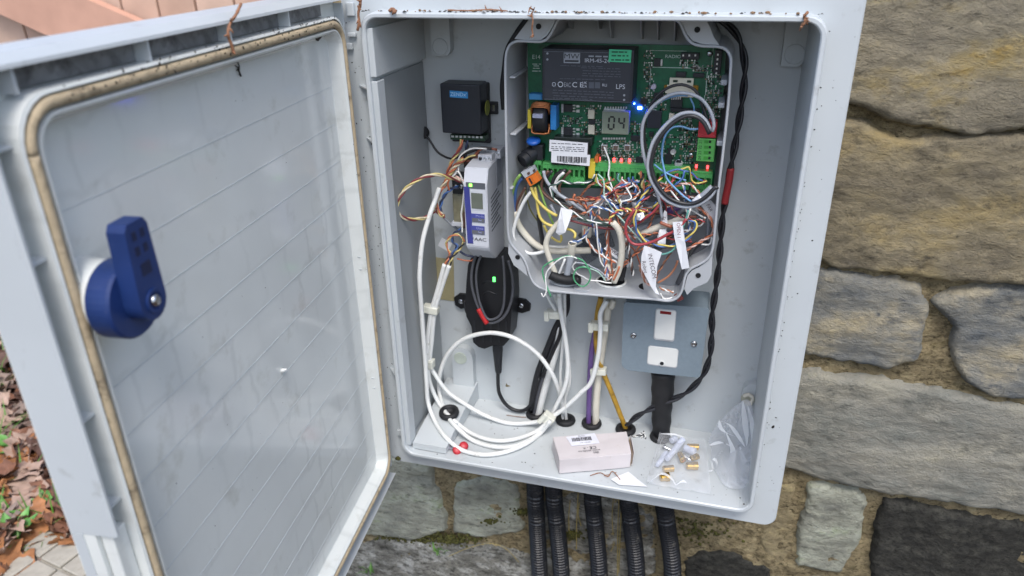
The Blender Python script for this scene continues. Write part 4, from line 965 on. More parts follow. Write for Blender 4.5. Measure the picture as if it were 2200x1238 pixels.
# ---- black power adapter
ad = thing('power_adapter', 'black power adapter with a green light and two screw ears', 'power adapter', P(1050, 750, .125))
op = [(1008,556),(1030,550),(1075,553),(1094,566),(1101,598),(1104,650),(1101,700),(1098,729),(1084,744),(1062,742),(1040,750),(1026,746),(1014,736),(1010,702),(998,680),(996,640),(999,600),(1002,570)]
bm = prism(NB(), [P(1049+(x-1049)*.93, y, .0955) for x, y in op], (0, .032, 0))
bmesh.ops.bevel(bm, geom=[e for e in bm.edges if len({round(v.co.y, 4) for v in e.verts}) == 1 and min(v.co.y for v in e.verts) < .1 and abs(e.calc_face_angle(0)) > .5], offset=.004, segments=3, affect='EDGES', clamp_overlap=True)
ABLK = mat('adapter_black', '121317', .42, bump=.06, bscale=1500)
obj('body', bm, ABLK, ad, smooth=False)
for a in ([(975,640),(986,632),(1004,634),(1006,660),(990,664),(978,656)], [(1098,646),(1112,642),(1128,645),(1139,655),(1138,668),(1122,673),(1100,668)]):
    e = obj('ear', prism(NB(), [P(x, y, .1245) for x, y in a], (0, .004, 0)), ABLK, ad); cx = sum(x for x, y in a)/len(a); cy_ = sum(y for x, y in a)/len(a)
    obj('ear_screw', lathe(NB(), P(cx, cy_, .1243), (0, -1, 0), [(.0030, 0), (.0030, .0008), (.0020, .0014), (.0018, .0006)], 16), STEEL, e)
fbox('led', 1058.5, 596, 1064, 606, .0945, .0957, GRNL, ad, .0003)
for y, hw in ((605, 14), (628, 15)):
    obj('embossed_arc', tube(NB(), [P(1052-hw, y+4, .0952), P(1048, y-2, .0952), P(1052+hw, y+5, .0952)], .0006, 6), BLK, ad, smooth=True)
for k in range(5): fbox('grip_rib', 1018+k*17, 690, 1021+k*17, 736, .0948, .0960, BLK, ad)
pl = thing('mains_lead', 'black moulded plug and lead under the power adapter, curling to the floor', 'power lead', P(1110, 890, .1))
pts = depth([(1069, 738), (1070, 770), (1071, 800)], .106)
obj('plug', tube(NB(), crom(pts, .002), .006, 12, raw=True, rf=lambda i, n: (.0066 if i < n*.25 else .0064-.0026*(i/n-.25)/.75) if i < n*.9 else .0039), BLK, pl, smooth=True)
obj('cord', tube(NB(), depth([(1070, 795), (1070, 822), (1073, 846), (1086, 868), (1105, 881), (1125, 882), (1142, 868), (1149, 845), (1158, 812)], .106, .110), .0024, 10), BLKC, pl, smooth=True)
wire('looped grey-black lead in front of the power adapter, outer loop', 'blk', [(1024, 545), (1017, 565), (1013, 590), (1014, 615), (1020, 640), (1029, 664), (1040, 688), (1052, 694), (1070, 690), (1086, 676), (1097, 652), (1102, 620), (1100, 590), (1092, 560)], .089, .089, .0017, 'adapter_lead', 'lead', m=DGREY)
wire('second grey-black lead of the loop, running inside the first', 'blk', [(1034, 548), (1027, 566), (1023, 590), (1024, 615), (1028, 640), (1034, 660), (1046, 684), (1060, 686), (1074, 677), (1082, 655), (1084, 620), (1083, 585), (1080, 550)], .0868, .0868, .0015, 'adapter_lead', 'lead', m=DGREY)
wire('red sleeve on the black lead below the adapter light', 'red', [(1028, 664), (1036, 679), (1046, 695)], .0865, .0865, .0030, 'red_sleeve', 'sleeve', m=mat('sleeve_red', 'b01f22', .5))
wire('black lead down the left side of the power adapter', 'blk', [(998, 645), (1000, 665), (1010, 685), (1024, 690)], .110, .1, .0014, 'adapter_lead', 'lead', m=BLKC)
# tan tape on the back wall
setp(fbox('tape_patch', 932, 556, 975, 645, .1286, .1294, mat('tape_tan', '9d9573', .6, var=.06), None, tilt=2), 'faded tan tape patch on the cabinet back wall by the white cables', 'tape')
setp(fbox('paper_scrap', 944, 516, 968, 536, .114, .1144, PAPER, None, tilt=28), 'small scrap of white tape behind the wires below the relay', 'tape')

# ---- metal switch
sw = thing('fused_switch', 'grey metal fused switch plate with white rocker and red lamp', 'switch', P(1430, 800, .1))
SWM = mat('switch_grey_blue', (.185, .235, .275), .42, var=.05, scale=300, bump=.12, bscale=1400)
pg = [(1340,654),(1344,650),(1500,660),(1521,663),(1524,668),(1514,740),(1505,806),(1500,812),(1402,802),(1350,796),(1339,790),(1335,783),(1337,720)]
q4 = [P(x, y, .0865) for x, y in pg]
bm = prism(NB(), q4, (0, .0035, 0)); bmesh.ops.bevel(bm, geom=[e for e in bm.edges if all(v.co.y < .0866 for v in e.verts)], offset=.0022, segments=3, affect='EDGES', clamp_overlap=True)
obj('plate', bm, SWM, sw)
ce = sum(q4, Vector())/len(q4)
obj('back_box', prism(NB(), [Vector((ce.x+(v.x-ce.x)*.985, .0902, ce.z+(v.z-ce.z)*.985)) for v in q4], (0, .039, 0)), SWM, sw)
def rpoly(px0, py0, px1, py1, r, Y, lean=0):
    c, sx, sz = fr_rect(px0, py0, px1, py1, Y); return [Vector((x+(z-c.z)*lean, Y, z)) for x, z in rrect(c.x-sx/2, c.x+sx/2, c.z-sz/2, c.z+sz/2, r, 5)]
obj('rocker_frame', prism(NB(), rpoly(1406, 665, 1451, 733, .0032, .0856), (0, .0012, 0)), mat('rocker_frame', 'b4b6b9', .4), sw)
rk_ = obj('rocker', prism(NB(), rpoly(1408, 667, 1449.5, 730, .0028, .0846), (0, .0022, 0)), WHT, sw); bev = None
rk_ = rk_; fbox('lamp_window', 1418, 669.5, 1442, 675.5, .0842, .0847, mat('neon_red', '7c1f23', .3), rk_)
fc = obj('fuse_carrier', prism(NB(), rpoly(1392, 747.5, 1455, 786, .003, .0854), (0, .0014, 0)), WHT, sw)
obj('carrier_frame', prism(NB(), rpoly(1390.5, 746, 1456.5, 788, .0034, .0861), (0, .0006, 0)), MC['rocker_frame'], sw)
obj('carrier_screw', lathe(NB(), P(1422, 781, .0854), (0, -1, 0), [(.0036, -.0008), (.0036, .0004), (.0024, .0006)], 18), WHT, sw); obj('screw_slot', lathe(NB(), P(1422, 781, .0846), (0, -1, 0), [(.0022, 0), (.0022, .0004), (.0009, .0002)], 14), BLK, sw)
for x, y in ((1361, 721), (1491, 739)): obj('plate_screw', lathe(NB(), P(x, y, .0863), (0, -1, 0), [(.0037, 0), (.0034, .0012), (.0022, .0019), (.0014, .0012)], 18), STEEL, sw, smooth=True)
# black sleeve below it
setp(obj('cable_sleeve', tube(NB(), crom(depth([(1425, 796), (1424, 830), (1422, 870), (1421, 905), (1420, 944)], .106, .110), .003), .012, 18, raw=True, rf=lambda i, n: .0140-.0038*(i/n)+.0005*math.sin(i*.9)), BLKS, smooth=True), 'thick black rubber cable sleeve hanging from the switch to the floor', 'sleeve')
# grommets
for lab, px, py, zb in (('leftmost empty black grommet, on the step under the white coil', 965, 890, .0235), ('black grommet around the thick grey and white cables', 1151, 893, .0048), ('black grommet around two thin white cables', 1215, 906, .0048), ('black grommet around the purple and cream cables', 1271, 913, .0048), ('black grommet around the old yellow cable', 1344, 926, .0048), ('rightmost black grommet below the flat sleeve', 1418, 942, .0048)):
    q = PZ(px, py, zb); q.y = min(q.y, .1165)
    b_ = lathe(NB(), q, (0, 0, 1), [(.0118, 0), (.0126, .002), (.0120, .0048), (.0100, .0060), (.0080, .0056), (.0072, .003), (.0070, .001)], 26)
    if zb > .01: 
        for v in b_.verts: v.co.z += (v.co.y-q.y)*.14
    setp(obj('rubber_grommet', b_, BLKS, smooth=True), lab, 'grommet', 'rubber grommets in the cabinet floor')
# ---- small carton
ct = thing('small_carton', 'small battered white carton lying upside down on the cabinet floor', 'carton', PZ(1280, 990, .005))
z0, z1 = .0052, .0252
A = PZ(1202, 988, z1); B = PZ(1356, 974, z1); C = PZ(1346, 927, z1); D = PZ(1187, 939, z1)
low = lambda v: Vector((v.x, v.y, z0))
bm = NB(); T = [bm.verts.new(v) for v in (A, B, C, D)]; U = [bm.verts.new(low(v)) for v in (A, B, C, D)]
bm.faces.new(T)
for i in (0, 2, 3): bm.faces.new((U[i], U[(i+1) % 4], T[(i+1) % 4], T[i]))
bm.faces.new(U[::-1]); bm.faces.new((U[1], U[2], T[2], T[1]))
bmesh.ops.bevel(bm, geom=bm.edges[:], offset=.0006, segments=2, affect='EDGES')
bmesh.ops.subdivide_edges(bm, edges=bm.edges[:], cuts=3, use_grid_fill=True)
for v in bm.verts: v.co += Vector((noise.noise(v.co*70), noise.noise(v.co*70+Vector((9, 0, 0))), noise.noise(v.co*70+Vector((0, 9, 0)))))*.0007
obj('carton_body', bm, CARD, ct)
e1 = (B-A).normalized(); e2 = (D-A); e2 = (e2-e1*e2.dot(e1)).normalized(); la, lb2 = (B-A).length, (D-A).length
for k, (h0, tk) in enumerate(((.004, 0), (.0015, .0018))):
    obj('end_flap', prism(NB(), [low(B)+e2*.003+e1*(.0010+tk), B+e2*.003+e1*(.0024+tk)-Vector((0, 0, h0)), C-e2*.006+e1*(.0016+tk)-Vector((0, 0, h0)), low(C)-e2*.006+e1*(.001+tk)], e1*.0005), mat('card_edge', 'b59f87', .8) if k == 0 else CARD, ct)
up3 = Vector((0, 0, 1))
def oncard(u, v, dz=.0008): return A+e1*(u*la)+e2*(v*lb2)+up3*dz
pq = [oncard(*a) for a in ((.22, .50), (.62, .52), (.60, .98), (.18, .92))]
lb_ = obj('carton_label', prism(NB(), pq, (0, 0, .00015)), mat('label_white', 'd6d8e2', .6), ct)
r_ = random.Random(9); bm = NB(); u = .25
while u < .53:
    wd_ = r_.choice([.006, .010, .014]); prism(bm, [oncard(a, b, .0011) for a, b in ((u, .68), (u+wd_, .68), (u+wd_, .84), (u, .84))], (0, 0, .0001)); u += wd_+r_.choice([.005, .008])
obj('barcode', bm, TEXTD, lb_)
for s_, u, v, h in (('CE', .505, .36, .0048), ('- X', .40, .36, .0032), ('www.zendx.co', .44, .235, .0030), ('IRIS', .525, .145, .0030), ('123456', .40, .90, .0020), ('ZENDX 4321', .42, .60, .0016)):
    txt(s_, oncard(u, v, .0011), -e1, -e2, h, TEXTD, ct)
# white paper triangle
setp(obj('paper_piece', prism(NB(), [PZ(1312, 1030, .006), PZ(1350, 1014, .006), PZ(1390, 1046, .006), PZ(1330, 1042, .006)], (0, 0, .0003)), PAPER), 'torn white paper lying by the front rim right of the carton', 'paper')
# white and black twist tie near grommets
twist('short black and white twisted tie between two floor grommets', ['wht', 'blk'], [(1352, 940), (1366, 938), (1378, 932), (1386, 938), (1384, 946), (1376, 944), (1384, 928)], .098, .098, .0009, .008, 'wire_tie', 'wire tie')
# red caps at lower left
for lab, px, py in (('round red plastic stopper on the floor under the white coil, farther one', 996, 960), ('round red plastic stopper by the front rim under the white coil, nearer one', 982, 968)):
    setp(obj('plastic_stopper', lathe(NB(), PZ(px, py, .0055), (.3, -.6, .8), [(.0045, 0), (.0055, .001), (.0055, .004), (.0035, .0052)], 20), mat('cap_red', 'b02530', .4), smooth=True), lab, 'plastic stopper')
setp(obj('clear_chip', prism(NB(), [PZ(953, 962, .008), PZ(962, 946, .010), PZ(980, 955, .008), PZ(974, 968, .007)], (0, 0, .0006)), mat('chip_plastic', '8f8f9a', .2, alpha=.6)), 'small greyish plastic sliver lying beside the red caps', 'plastic scrap')

# ---- bag of fittings
def film(name, label, quad, cat, amp, seed, nu=26, nv=22, m=FILM, bulge=.0):
    bm = NB(); G_ = []
    for i in range(nu+1):
        row = []
        for j in range(nv+1):
            u, v = i/nu, j/nv
            p = (quad[0]*(1-u)+quad[1]*u)*(1-v)+(quad[3]*(1-u)+quad[2]*u)*v
            s_ = Vector((seed, p.x*60, p.y*60+p.z*60)); k = abs(noise.noise(s_))+.5*abs(noise.noise(s_*2.3))
            row.append(bm.verts.new(p+film_n*(amp*k+bulge*math.sin(PI*u)*math.sin(PI*v))))
        G_.append(row)
    for i in range(nu):
        for j in range(nv): bm.faces.new((G_[i][j], G_[i+1][j], G_[i+1][j+1], G_[i][j+1]))
    return bm
film_n = Vector((0, -.25, 1)).normalized()
bag = thing('plastic_bag', 'clear plastic bag of white wall plugs and brass sleeves on the floor', 'plastic bag', PZ(1450, 1000, .006))
obj('bag_film', film('', '', [PZ(1388, 1040, .006), PZ(1528, 1064, .006), PZ(1516, 945, .010), PZ(1418, 930, .012)], '', .006, 3, bulge=.010), FILM, bag, smooth=True)
def fold(par, pp, wmax, nn):
    bm = NB(); n = len(pp)-1; ww = [wmax*math.sin(PI*i/n)+.0003 for i in range(n+1)]
    A = [bm.verts.new(p-nn*w_) for p, w_ in zip(pp, ww)]; B = [bm.verts.new(p+nn*w_) for p, w_ in zip(pp, ww)]
    for i in range(n): bm.faces.new((A[i], B[i], B[i+1], A[i+1]))
    obj('film_crease', bm, FILM2, par, smooth=True)
for a in ([(1392, 1040), (1420, 1018), (1440, 1026), (1452, 1042)], [(1400, 1010), (1415, 965), (1424, 938)], [(1420, 932), (1450, 934), (1470, 940)], [(1452, 1042), (1466, 1034), (1476, 1038)], [(1528, 990), (1532, 1010), (1520, 1012)], [(1523, 1000), (1533, 986), (1541, 996), (1536, 1012)]):
    fold(bag, crom([PZ(x, y, .017) for x, y in a], .003), .0018, Vector((.3, .6, .3)))
def rod(name, label, cat, a, b, z, r, m, group):
    p0, p1 = PZ(a[0], a[1], z), PZ(b[0], b[1], z); d = (p1-p0).normalized(); L_ = (p1-p0).length
    setp(obj(name, lathe(NB(), p0, d, [(r*.8, 0), (r, L_*.08), (r, L_*.55), (r*1.12, L_*.6), (r*1.12, L_*.95), (r*.6, L_), (r*.5, L_*.9)], 14), m, smooth=False), label, cat, group)
WPL = mat('plug_white', 'c3cadb', .4)
rod('wall_plug', 'longest white wall plug lying diagonally across the bag', 'wall plug', (1433, 986), (1468, 944), .0135, .0036, WPL, 'white plugs in the bag')
rod('wall_plug', 'white wall plug lying along the left edge of the bag', 'wall plug', (1412, 1000), (1432, 972), .009, .0028, WPL, 'white plugs in the bag')
rod('wall_plug', 'short white wall plug to the right of the longest plug', 'wall plug', (1470, 962), (1494, 972), .011, .0042, WPL, 'white plugs in the bag')
rod('wall_plug', 'white wall plug at the top of the bag near the sleeve', 'wall plug', (1442, 948), (1452, 942), .010, .0038, WPL, 'white plugs in the bag')
BR_ = 'brass sleeves in the bag'
rod('brass_sleeve', 'upper brass sleeve behind the short white plug', 'brass sleeve', (1476, 959), (1502, 961), .009, .0034, BRASS, BR_)
rod('brass_sleeve', 'brass sleeve leaning against the longest white plug', 'brass sleeve', (1460, 974), (1468, 990), .011, .0034, BRASS, BR_)
rod('brass_sleeve', 'right-hand brass sleeve lying flat in the bag', 'brass sleeve', (1474, 1001), (1500, 1001), .010, .0042, BRASS, BR_)
rod('brass_sleeve', 'lowest brass sleeve near the front rim', 'brass sleeve', (1418, 1026), (1438, 1024), .009, .0048, BRASS, BR_)
rod('brass_sleeve', 'brass sleeve low on the left of the bag', 'brass sleeve', (1424, 1008), (1448, 1006), .008, .0036, BRASS, BR_)
rod('brass_sleeve', 'small brass sleeve between the two right-hand sleeves', 'brass sleeve', (1484, 986), (1500, 980), .009, .0032, BRASS, BR_)
for k, (a, b) in enumerate((((1426, 960), (1446, 970)), ((1468, 978), (1484, 990)), ((1452, 960), (1440, 978)))):
    p0, p1 = PZ(*a, .010), PZ(*b, .010); bm = NB(); d = (p1-p0); lathe(bm, p0, d, [(.0030, 0), (.0032, .001), (.0016, .0018)]+[(.0016+.0003*(i % 2), .002+i*(d.length-.004)/12) for i in range(12)]+[(.0004, d.length)], 10)
    setp(obj('steel_screw', bm, STEEL), ('steel screw at the top left inside the bag', 'steel screw between the brass sleeves in the bag', 'steel screw half hidden by the longest white plug')[k], 'screw', 'steel screws in the bag')
# ---- second crumpled film in the corner, hung from the pillar
fb = thing('crumpled_film', 'crumpled clear plastic film hanging in the lower right cabinet corner', 'plastic film', PZ(1590, 1050, .006))
hk = P(1604, 858, .112); bm = NB()
fan = [PZ(1532, 1000, .006), P(1520, 955, .108), P(1546, 905, .114), hk, P(1622, 905, .10), P(1628, 960, .070), P(1618, 1010, .045), PZ(1600, 1048, .007), PZ(1560, 1045, .007)]
cc = P(1585, 960, .080); rings = []
bnd = crom(fan, .004, True); K = 12
for k in range(K):
    f = k/K; rings.append([bm.verts.new(p.lerp(cc, f)+Vector((0, -1, .4))*.0085*(abs(noise.noise(Vector((p.x*85, p.z*85+f*3, 4))))-.15)*math.sin(PI*min(1, f*1.4+.1))) for p in bnd])
n = len(bnd)
for a, b in zip(rings, rings[1:]):
    for i in range(n): bm.faces.new((a[i], a[(i+1) % n], b[(i+1) % n], b[i]))
bm.faces.new(rings[-1])
obj('film_sheet', bm, FILM3, fb)
for a in ([(1596, 862), (1600, 900), (1604, 940), (1604, 958)], [(1546, 905), (1570, 915), (1600, 960)], [(1545, 902), (1552, 925), (1585, 940)], [(1530, 995), (1545, 1010), (1560, 1012)], [(1606, 870), (1616, 910), (1620, 960), (1612, 1010)], [(1590, 960), (1600, 1000), (1594, 1040)], [(1560, 930), (1575, 970), (1570, 1010), (1580, 1040)], [(1524, 958), (1550, 950), (1570, 960)]):
    fold(fb, crom(depth(a, .075), .003), .0030, Vector((1, 0, -.2)))
setp(obj('hanging_loop', tube(NB(), depth([(1598, 852), (1608, 848), (1617, 856), (1612, 868), (1602, 866)], .113), .0022, 10, .002), CREAM, smooth=True), 'short cream plug poking from the lower right mounting pillar', 'plug')

# ================================================================== CABLES BELOW THE CASE
def cable(label, m, pts, y0, y1=None, r=.0027, name='white_cable', cat='cable', n=12):
    return setp(obj(name, tube(NB(), lay(pts, y0, y1, r) if 'coil' in label or 'loop in front' in label or 'cream bundle' in label or 'lowest' in label else depth(pts, y0, y1), r, n, .003), m, smooth=True), label, cat)
cable('white cable on the far left, running down into the lowest coil', WCAB, [(944,404,.085),(935,430,.078),(925,457,.070),(908,518,.060),(902,579,.055),(902,613,.054),(905,656,.056),(909,714,.058),(914,781,.060),(916,816,.058),(920,865,.056),(935,906),(958,940),(988,965),(1020,975),(1050,977),(1090,970),(1131,953),(1160,932),(1182,905)], .085, .070)
cable('left one of the white pair, coiling second lowest', WCAB, [(955,568),(939,627),(927,668),(920,714),(917,770),(920,800),(926,830),(945,870),(967,896),(1010,930),(1056,946),(1101,945),(1147,930),(1180,905)], .082, .074)
cable('right one of the white pair, sweeping across to the cream bundle', WCAB, [(965,571),(948,621),(934,671),(928,729),(924,781),(936,807),(962,842),(1003,871),(1043,893),(1090,909),(1135,909),(1170,902),(1208,881),(1249,843),(1270,820),(1285,765),(1290,707),(1290,674),(1303,647)], .080, .088)
cable('white cable making the big round loop in front of the plug', WCAB, [(1201,630),(1204,667),(1214,723),(1220,784),(1214,830),(1196,870),(1178,905),(1158,932),(1113,957),(1067,961),(1017,947),(976,913),(956,884),(945,850),(943,825),(947,796),(962,761),(991,732),(1029,718),(1067,716),(1110,729),(1154,760),(1183,798),(1198,832,.098),(1206,862,.106),(1210,888,.110)], .092, .092)
cable('white cable dropping straight from the case into the second grommet', WCAB, [(1213,632),(1213,690),(1208,750),(1204,809),(1207,860),(1209,905)], .100, .112, .0019)
cable('white cable bowing right before the second grommet', WCAB, [(1190,632),(1203,668),(1213,720),(1222,775),(1224,820),(1214,860),(1217,906)], .103, .112, .0019)
cable('thin white cable leaving the case at its lower left corner', WCAB, [(1172,628),(1180,645),(1190,662),(1200,680)], .098, .098, .0017)
cable('thick white cable rising out of the first filled grommet', WCAB, [(1202,700),(1200,732),(1186,784),(1168,845),(1156,897)], .110, .112, .0043)
cable('thick grey cable beside the thick white one', DGREY, [(1192,730),(1180,770),(1158,840),(1147,896)], .113, .114, .0030, 'grey_cable')
cable('thick black cable slanting from the case to the first grommet', BLKC, [(1217,628),(1216,668),(1196,701),(1177,747),(1158,795),(1147,839),(1141,880)], .108, .112, .0040, 'black_cable')
cable('thinner black cable crossing behind the white ties', BLKC, [(1207,690),(1203,720),(1190,752),(1180,775),(1164,810)], .104, .110, .0024, 'black_cable')
cable('purple cable standing in the third grommet', wcol('pur'), [(1279,690),(1277,723),(1271,757),(1267,815),(1264,916)], .108, .112, .0033, 'purple_cable')
cable('cream cable standing beside the purple one', CREAM, [(1308,647),(1302,700),(1296,735),(1287,800),(1281,860),(1280,916)], .106, .112, .0043, 'cream_cable')
cable('stained yellow cable bending to the fourth grommet', mat('cable_yellow', 'a8832c', .5, var=.25, scale=120, dirt='4a3a18', dscale=160, damt=.45), [(1291,640),(1283,680),(1281,738),(1292,790),(1312,839),(1333,892),(1346,925)], .103, .112, .0031, 'yellow_cable')
cable('short cream cable end beside the bundle under the case', CREAM, [(1318,646),(1316,655),(1312,662)], .100, .100, .0034, 'cream_cable')
def tie(label, px, py, Y, wpx, hpx, ang=0):
    t = thing('cable_tie', label, 'cable tie', P(px, py, Y), 'white cable ties'); TM = mat('tie_nylon', 'cfd0c4', .45)
    c, sx, sz = fr_rect(px-wpx/2, py-hpx/2, px+wpx/2, py+hpx/2, Y); R = Matrix.Rotation(math.radians(ang), 3, 'Y')
    obj('band', box(NB(), c, (sx, .011, sz), R, .0012), TM, t); obj('tie_head', box(NB(), c+R @ Vector((-sx*.42, -.006, .0)), (.0055, .0055, sz*1.35), R, .0010), TM, t)
tie('white cable tie on the upper part of the left cable run', 925, 664, .082, 34, 15, 6)
tie('white cable tie lower on the left cable run, above the coil', 917, 780, .081, 30, 17, 3)
tie('white cable tie binding the bottom of the big coil', 1177, 899, .079, 26, 18, 35)
tie('white cable tie round the cables under the case, left bundle', 1192, 675, .098, 36, 15, -3)
tie('white cable tie round the yellow and cream bundle', 1288, 700, .097, 40, 15, -2)
tie('lower white cable tie on the yellow and purple bundle', 1288, 797, .104, 30, 12, -6)
# twisted black cable on the right with red tape
tw_ = [(1520,34,.10),(1545,45),(1570,60),(1588,85),(1598,120),(1600,160),(1594,220),(1583,290),(1572,350),(1560,420),(1552,470),(1548,520),(1544,570),(1536,631),(1530,677),(1529,723),(1524,769),(1508,809),(1471,846),(1416,870),(1373,892),(1346,914)]
twist('long twisted black cable pair running down the right side', ['blk', 'blk'], tw_, .100, .100, .0019, .056, 'twisted_cable', 'cable', [mat('twist_black', '202126', .42, var=.2, scale=80), MC['twist_black']], 'strand', 10)
wire('red tape wrapped round the twisted black cable', 'red', [(1570,362),(1566,390),(1559,425),(1557,438)], .0995, .0995, .0037, 'red_tape', 'tape', 12, mat('tape_red', '8a2226', .6, bump=.2, bscale=200))
wire('black cable arching behind the upper left lug of the inner case', 'blk', [(1165,30),(1140,36),(1122,56),(1103,84),(1090,110),(1084,150),(1080,190),(1083,235)], .108, .112, .0032, 'black_cable', 'cable', 10, BLKC)

# ================================================================== WIRES IN THE INNER CASE
# larger cable ends and sleeves first
cable('fat cream cable curving along the left wall of the inner case', CREAM, [(1104,455),(1112,478),(1124,498),(1143,519),(1166,534),(1195,540),(1238,539),(1269,538)], .070, .082, .0036, 'cream_cable')
cable('white cable bowed along the left wall from the lever connector', WCAB, [(1141,412),(1128,430),(1117,452),(1107,480),(1103,505),(1112,529),(1137,545),(1160,543),(1180,536)], .056, .060, .0019)
cable('white stub cable inside the lower left of the case', WCAB, [(1113,500),(1140,520),(1180,530),(1220,531),(1250,518)], .085, .095, .0020)
cable('cream cable rising from the left entry hole, bent to the left', CREAM, [(1206,474),(1192,488),(1179,506),(1173,526),(1178,548),(1186,570),(1195,594)], .055, .057, .0030, 'cream_cable')
cable('cream cable arching over the middle entry hole', CREAM, [(1316,478),(1329,493),(1336,520),(1335,553),(1329,582),(1319,606)], .052, .060, .0034, 'cream_cable')
cable('dirty cream cable leaning in the middle entry hole', CREAM, [(1292,556),(1305,568),(1318,586)], .072, .064, .0032, 'cream_cable')
cable('cream cable slanting up to the open tag', CREAM, [(1374,506),(1410,490),(1445,478),(1470,468)], .068, .062, .0036, 'cream_cable')
cable('left short cream cable stub hanging in the middle', CREAM, [(1256,486),(1255,498),(1256,510)], .080, .080, .0026, 'cream_cable')
cable('right short cream cable stub hanging in the middle', CREAM, [(1266,486),(1266,498),(1265,509)], .080, .080, .0026, 'cream_cable')
cable('horizontal pale cable behind the tangle, lower one', GREYC, [(1240,444),(1285,440),(1320,426),(1350,412)], .086, .086, .0042, 'grey_cable')
cable('grey cable arching behind the tangle, top one', GREYC, [(1330,446),(1350,437),(1385,436),(1415,448)], .088, .088, .0038, 'grey_cable')
cable('grey cable arching behind the tangle, below the top one', GREYC, [(1318,458),(1350,448),(1390,449),(1425,458)], .090, .090, .0038, 'grey_cable')
cable('grey cable slanting to the right behind the tangle', GREYC, [(1362,498),(1400,484),(1440,462),(1480,440)], .086, .086, .0046, 'grey_cable')
cable('second grey slanting cable low behind the tangle', GREYC, [(1370,512),(1410,500),(1450,478),(1500,450)], .094, .094, .0052, 'grey_cable')
cable('purple cable end showing behind the tangle', wcol('pur'), [(1431,457),(1445,450),(1460,440)], .080, .080, .0046, 'purple_cable')
cable('thick dark cable behind the tangle at centre', DGREY, [(1250,500),(1275,530),(1285,545)], .098, .098, .0055, 'black_cable')
cable('dark slanting cable along the lower right of the case', DGREY, [(1520,520),(1500,545),(1478,580),(1462,612)], .085, .078, .0060, 'black_cable')
cable('pale grey vertical cable at the right wall of the case', GREYC, [(1522,470),(1522,490),(1520,508)], .090, .090, .0022, 'grey_cable')
cable('grey sheathed cable end by the right wall with a white sleeve', GREYC, [(1498,434),(1514,420),(1532,404)], .055, .055, .0042, 'grey_cable')
cable('white marker sleeve on the grey cable end', PAPER, [(1493,438),(1501,431),(1509,424)], .0545, .0545, .0047, 'marker_sleeve', 'sleeve')
setp(obj('cable_stub', lathe(NB(), P(1227, 548, .060), P(1231, 510, .055)-P(1227, 548, .060), [(.0036, 0), (.0042, .006), (.0044, .0155), (.0038, .0155), (.0036, .008)], 20), CREAM, smooth=False), 'open-ended cream cable stub standing over the left entry hole', 'cable')
cable('translucent grey core below the cream stub', GREYC, [(1227,546),(1224,566),(1218,592)], .060, .058, .0036, 'cable_core')
cable('pale side strip splaying out of the left entry hole', WCAB, [(1214,556),(1206,576),(1200,590)], .058, .056, .0012, 'cable_strip')
cable('flattened black sheath bunched in the left entry hole', BLKS, [(1182,590),(1200,598),(1220,602),(1246,600)], .0545, .0545, .0052, 'black_sheath', 'sheath')
setp(fbox('black_sleeve', 1330, 560, 1344, 606, .064, .074, BLKS, None, .002, tilt=8), 'black sleeve standing in the middle entry hole', 'sleeve')
setp(obj('relay_box', prism(NB(), [P(x, y, .080) for x, y in ((1400,548),(1450,520),(1480,545),(1462,600),(1450,622),(1412,612))], (0, .026, 0)), mat('box_grey', '7c8086', .4)), 'grey plastic block low in the right corner behind the tags', 'block')
setp(obj('clear_bag_end', prism(NB(), [P(x, y, .1) for x, y in ((1230,520),(1310,500),(1320,530),(1260,570))], (0, .004, 0)), mat('dark_film', '6b6f76', .2, alpha=.6)), 'smoky clear plastic at the back of the case', 'plastic film')
# lever connector
lv = thing('lever_connector', 'clear and orange lever wire connector at the left terminals', 'wire connector', P(1140, 400, .055))
bm = prism(NB(), [P(x, y, .050) for x, y in ((1119,371),(1143,359),(1150,370),(1128,383))], (0, .010, 0)); obj('clear_body', bm, mat('connector_clear', 'b5b9bf', .12, alpha=.7, spec=.8), lv)
for a, k in ((((1129,384),(1139,378),(1149,395),(1139,401)), 0), (((1140,378),(1150,371),(1160,388),(1150,395)), 1)): obj('lever', prism(NB(), [P(x, y, .0492) for x, y in a], (0, .009, 0)), mat('lever_orange', 'c96a26', .35, alpha=.95), lv)
for a in (((1132,372),(1137,369),(1139,374),(1134,377)), ((1144,366),(1148,364),(1150,369),(1146,371))): obj('contact', prism(NB(), [P(x, y, .0495) for x, y in a], (0, .002, 0)), mat('contact_dark', '4b3a33', .5), lv)
obj('lever_gap', prism(NB(), [P(x, y, .0488) for x, y in ((1135,384),(1138,382),(1145,394),(1142,396))], (0, .001, 0)), BLK, lv)
W = wire
W('light green earth wire at the far left of the case', 'lime', [(1118,376),(1109,388),(1103,405),(1099,428),(1101,442),(1104,456)], .055, .070, .0017)
W('blue wire next to the light green earth wire', 'blu', [(1122,383),(1113,395),(1108,410),(1106,432),(1107,456)], .058, .071, .0017)
W('brown wire right of the blue one at the far left', 'brn', [(1129,403),(1120,418),(1112,434),(1108,455)], .060, .071, .0014)
W('pale tan wire entering the fat cream cable', 'tan', [(1127,412),(1120,428),(1114,444),(1112,458)], .063, .071, .0010)
W('thin olive wire hanging behind the white cable', 'olive', [(1129,410),(1133,430),(1140,452),(1154,474)], .075, .085, .0009)
W('upper bright yellow wire bending right to the paper tag', 'yel', [(1141,402),(1145,415),(1154,430),(1170,447),(1184,457),(1197,464)], .054, .058, .0016)
W('lower bright yellow wire curving under the other yellow', 'yel', [(1149,402),(1153,425),(1156,452),(1162,470),(1174,481),(1191,487)], .056, .060, .0016)
W('yellow-green wire slanting behind the two bright yellows', 'lime', [(1156,398),(1163,416),(1170,437),(1180,462),(1190,483)], .062, .066, .0013)
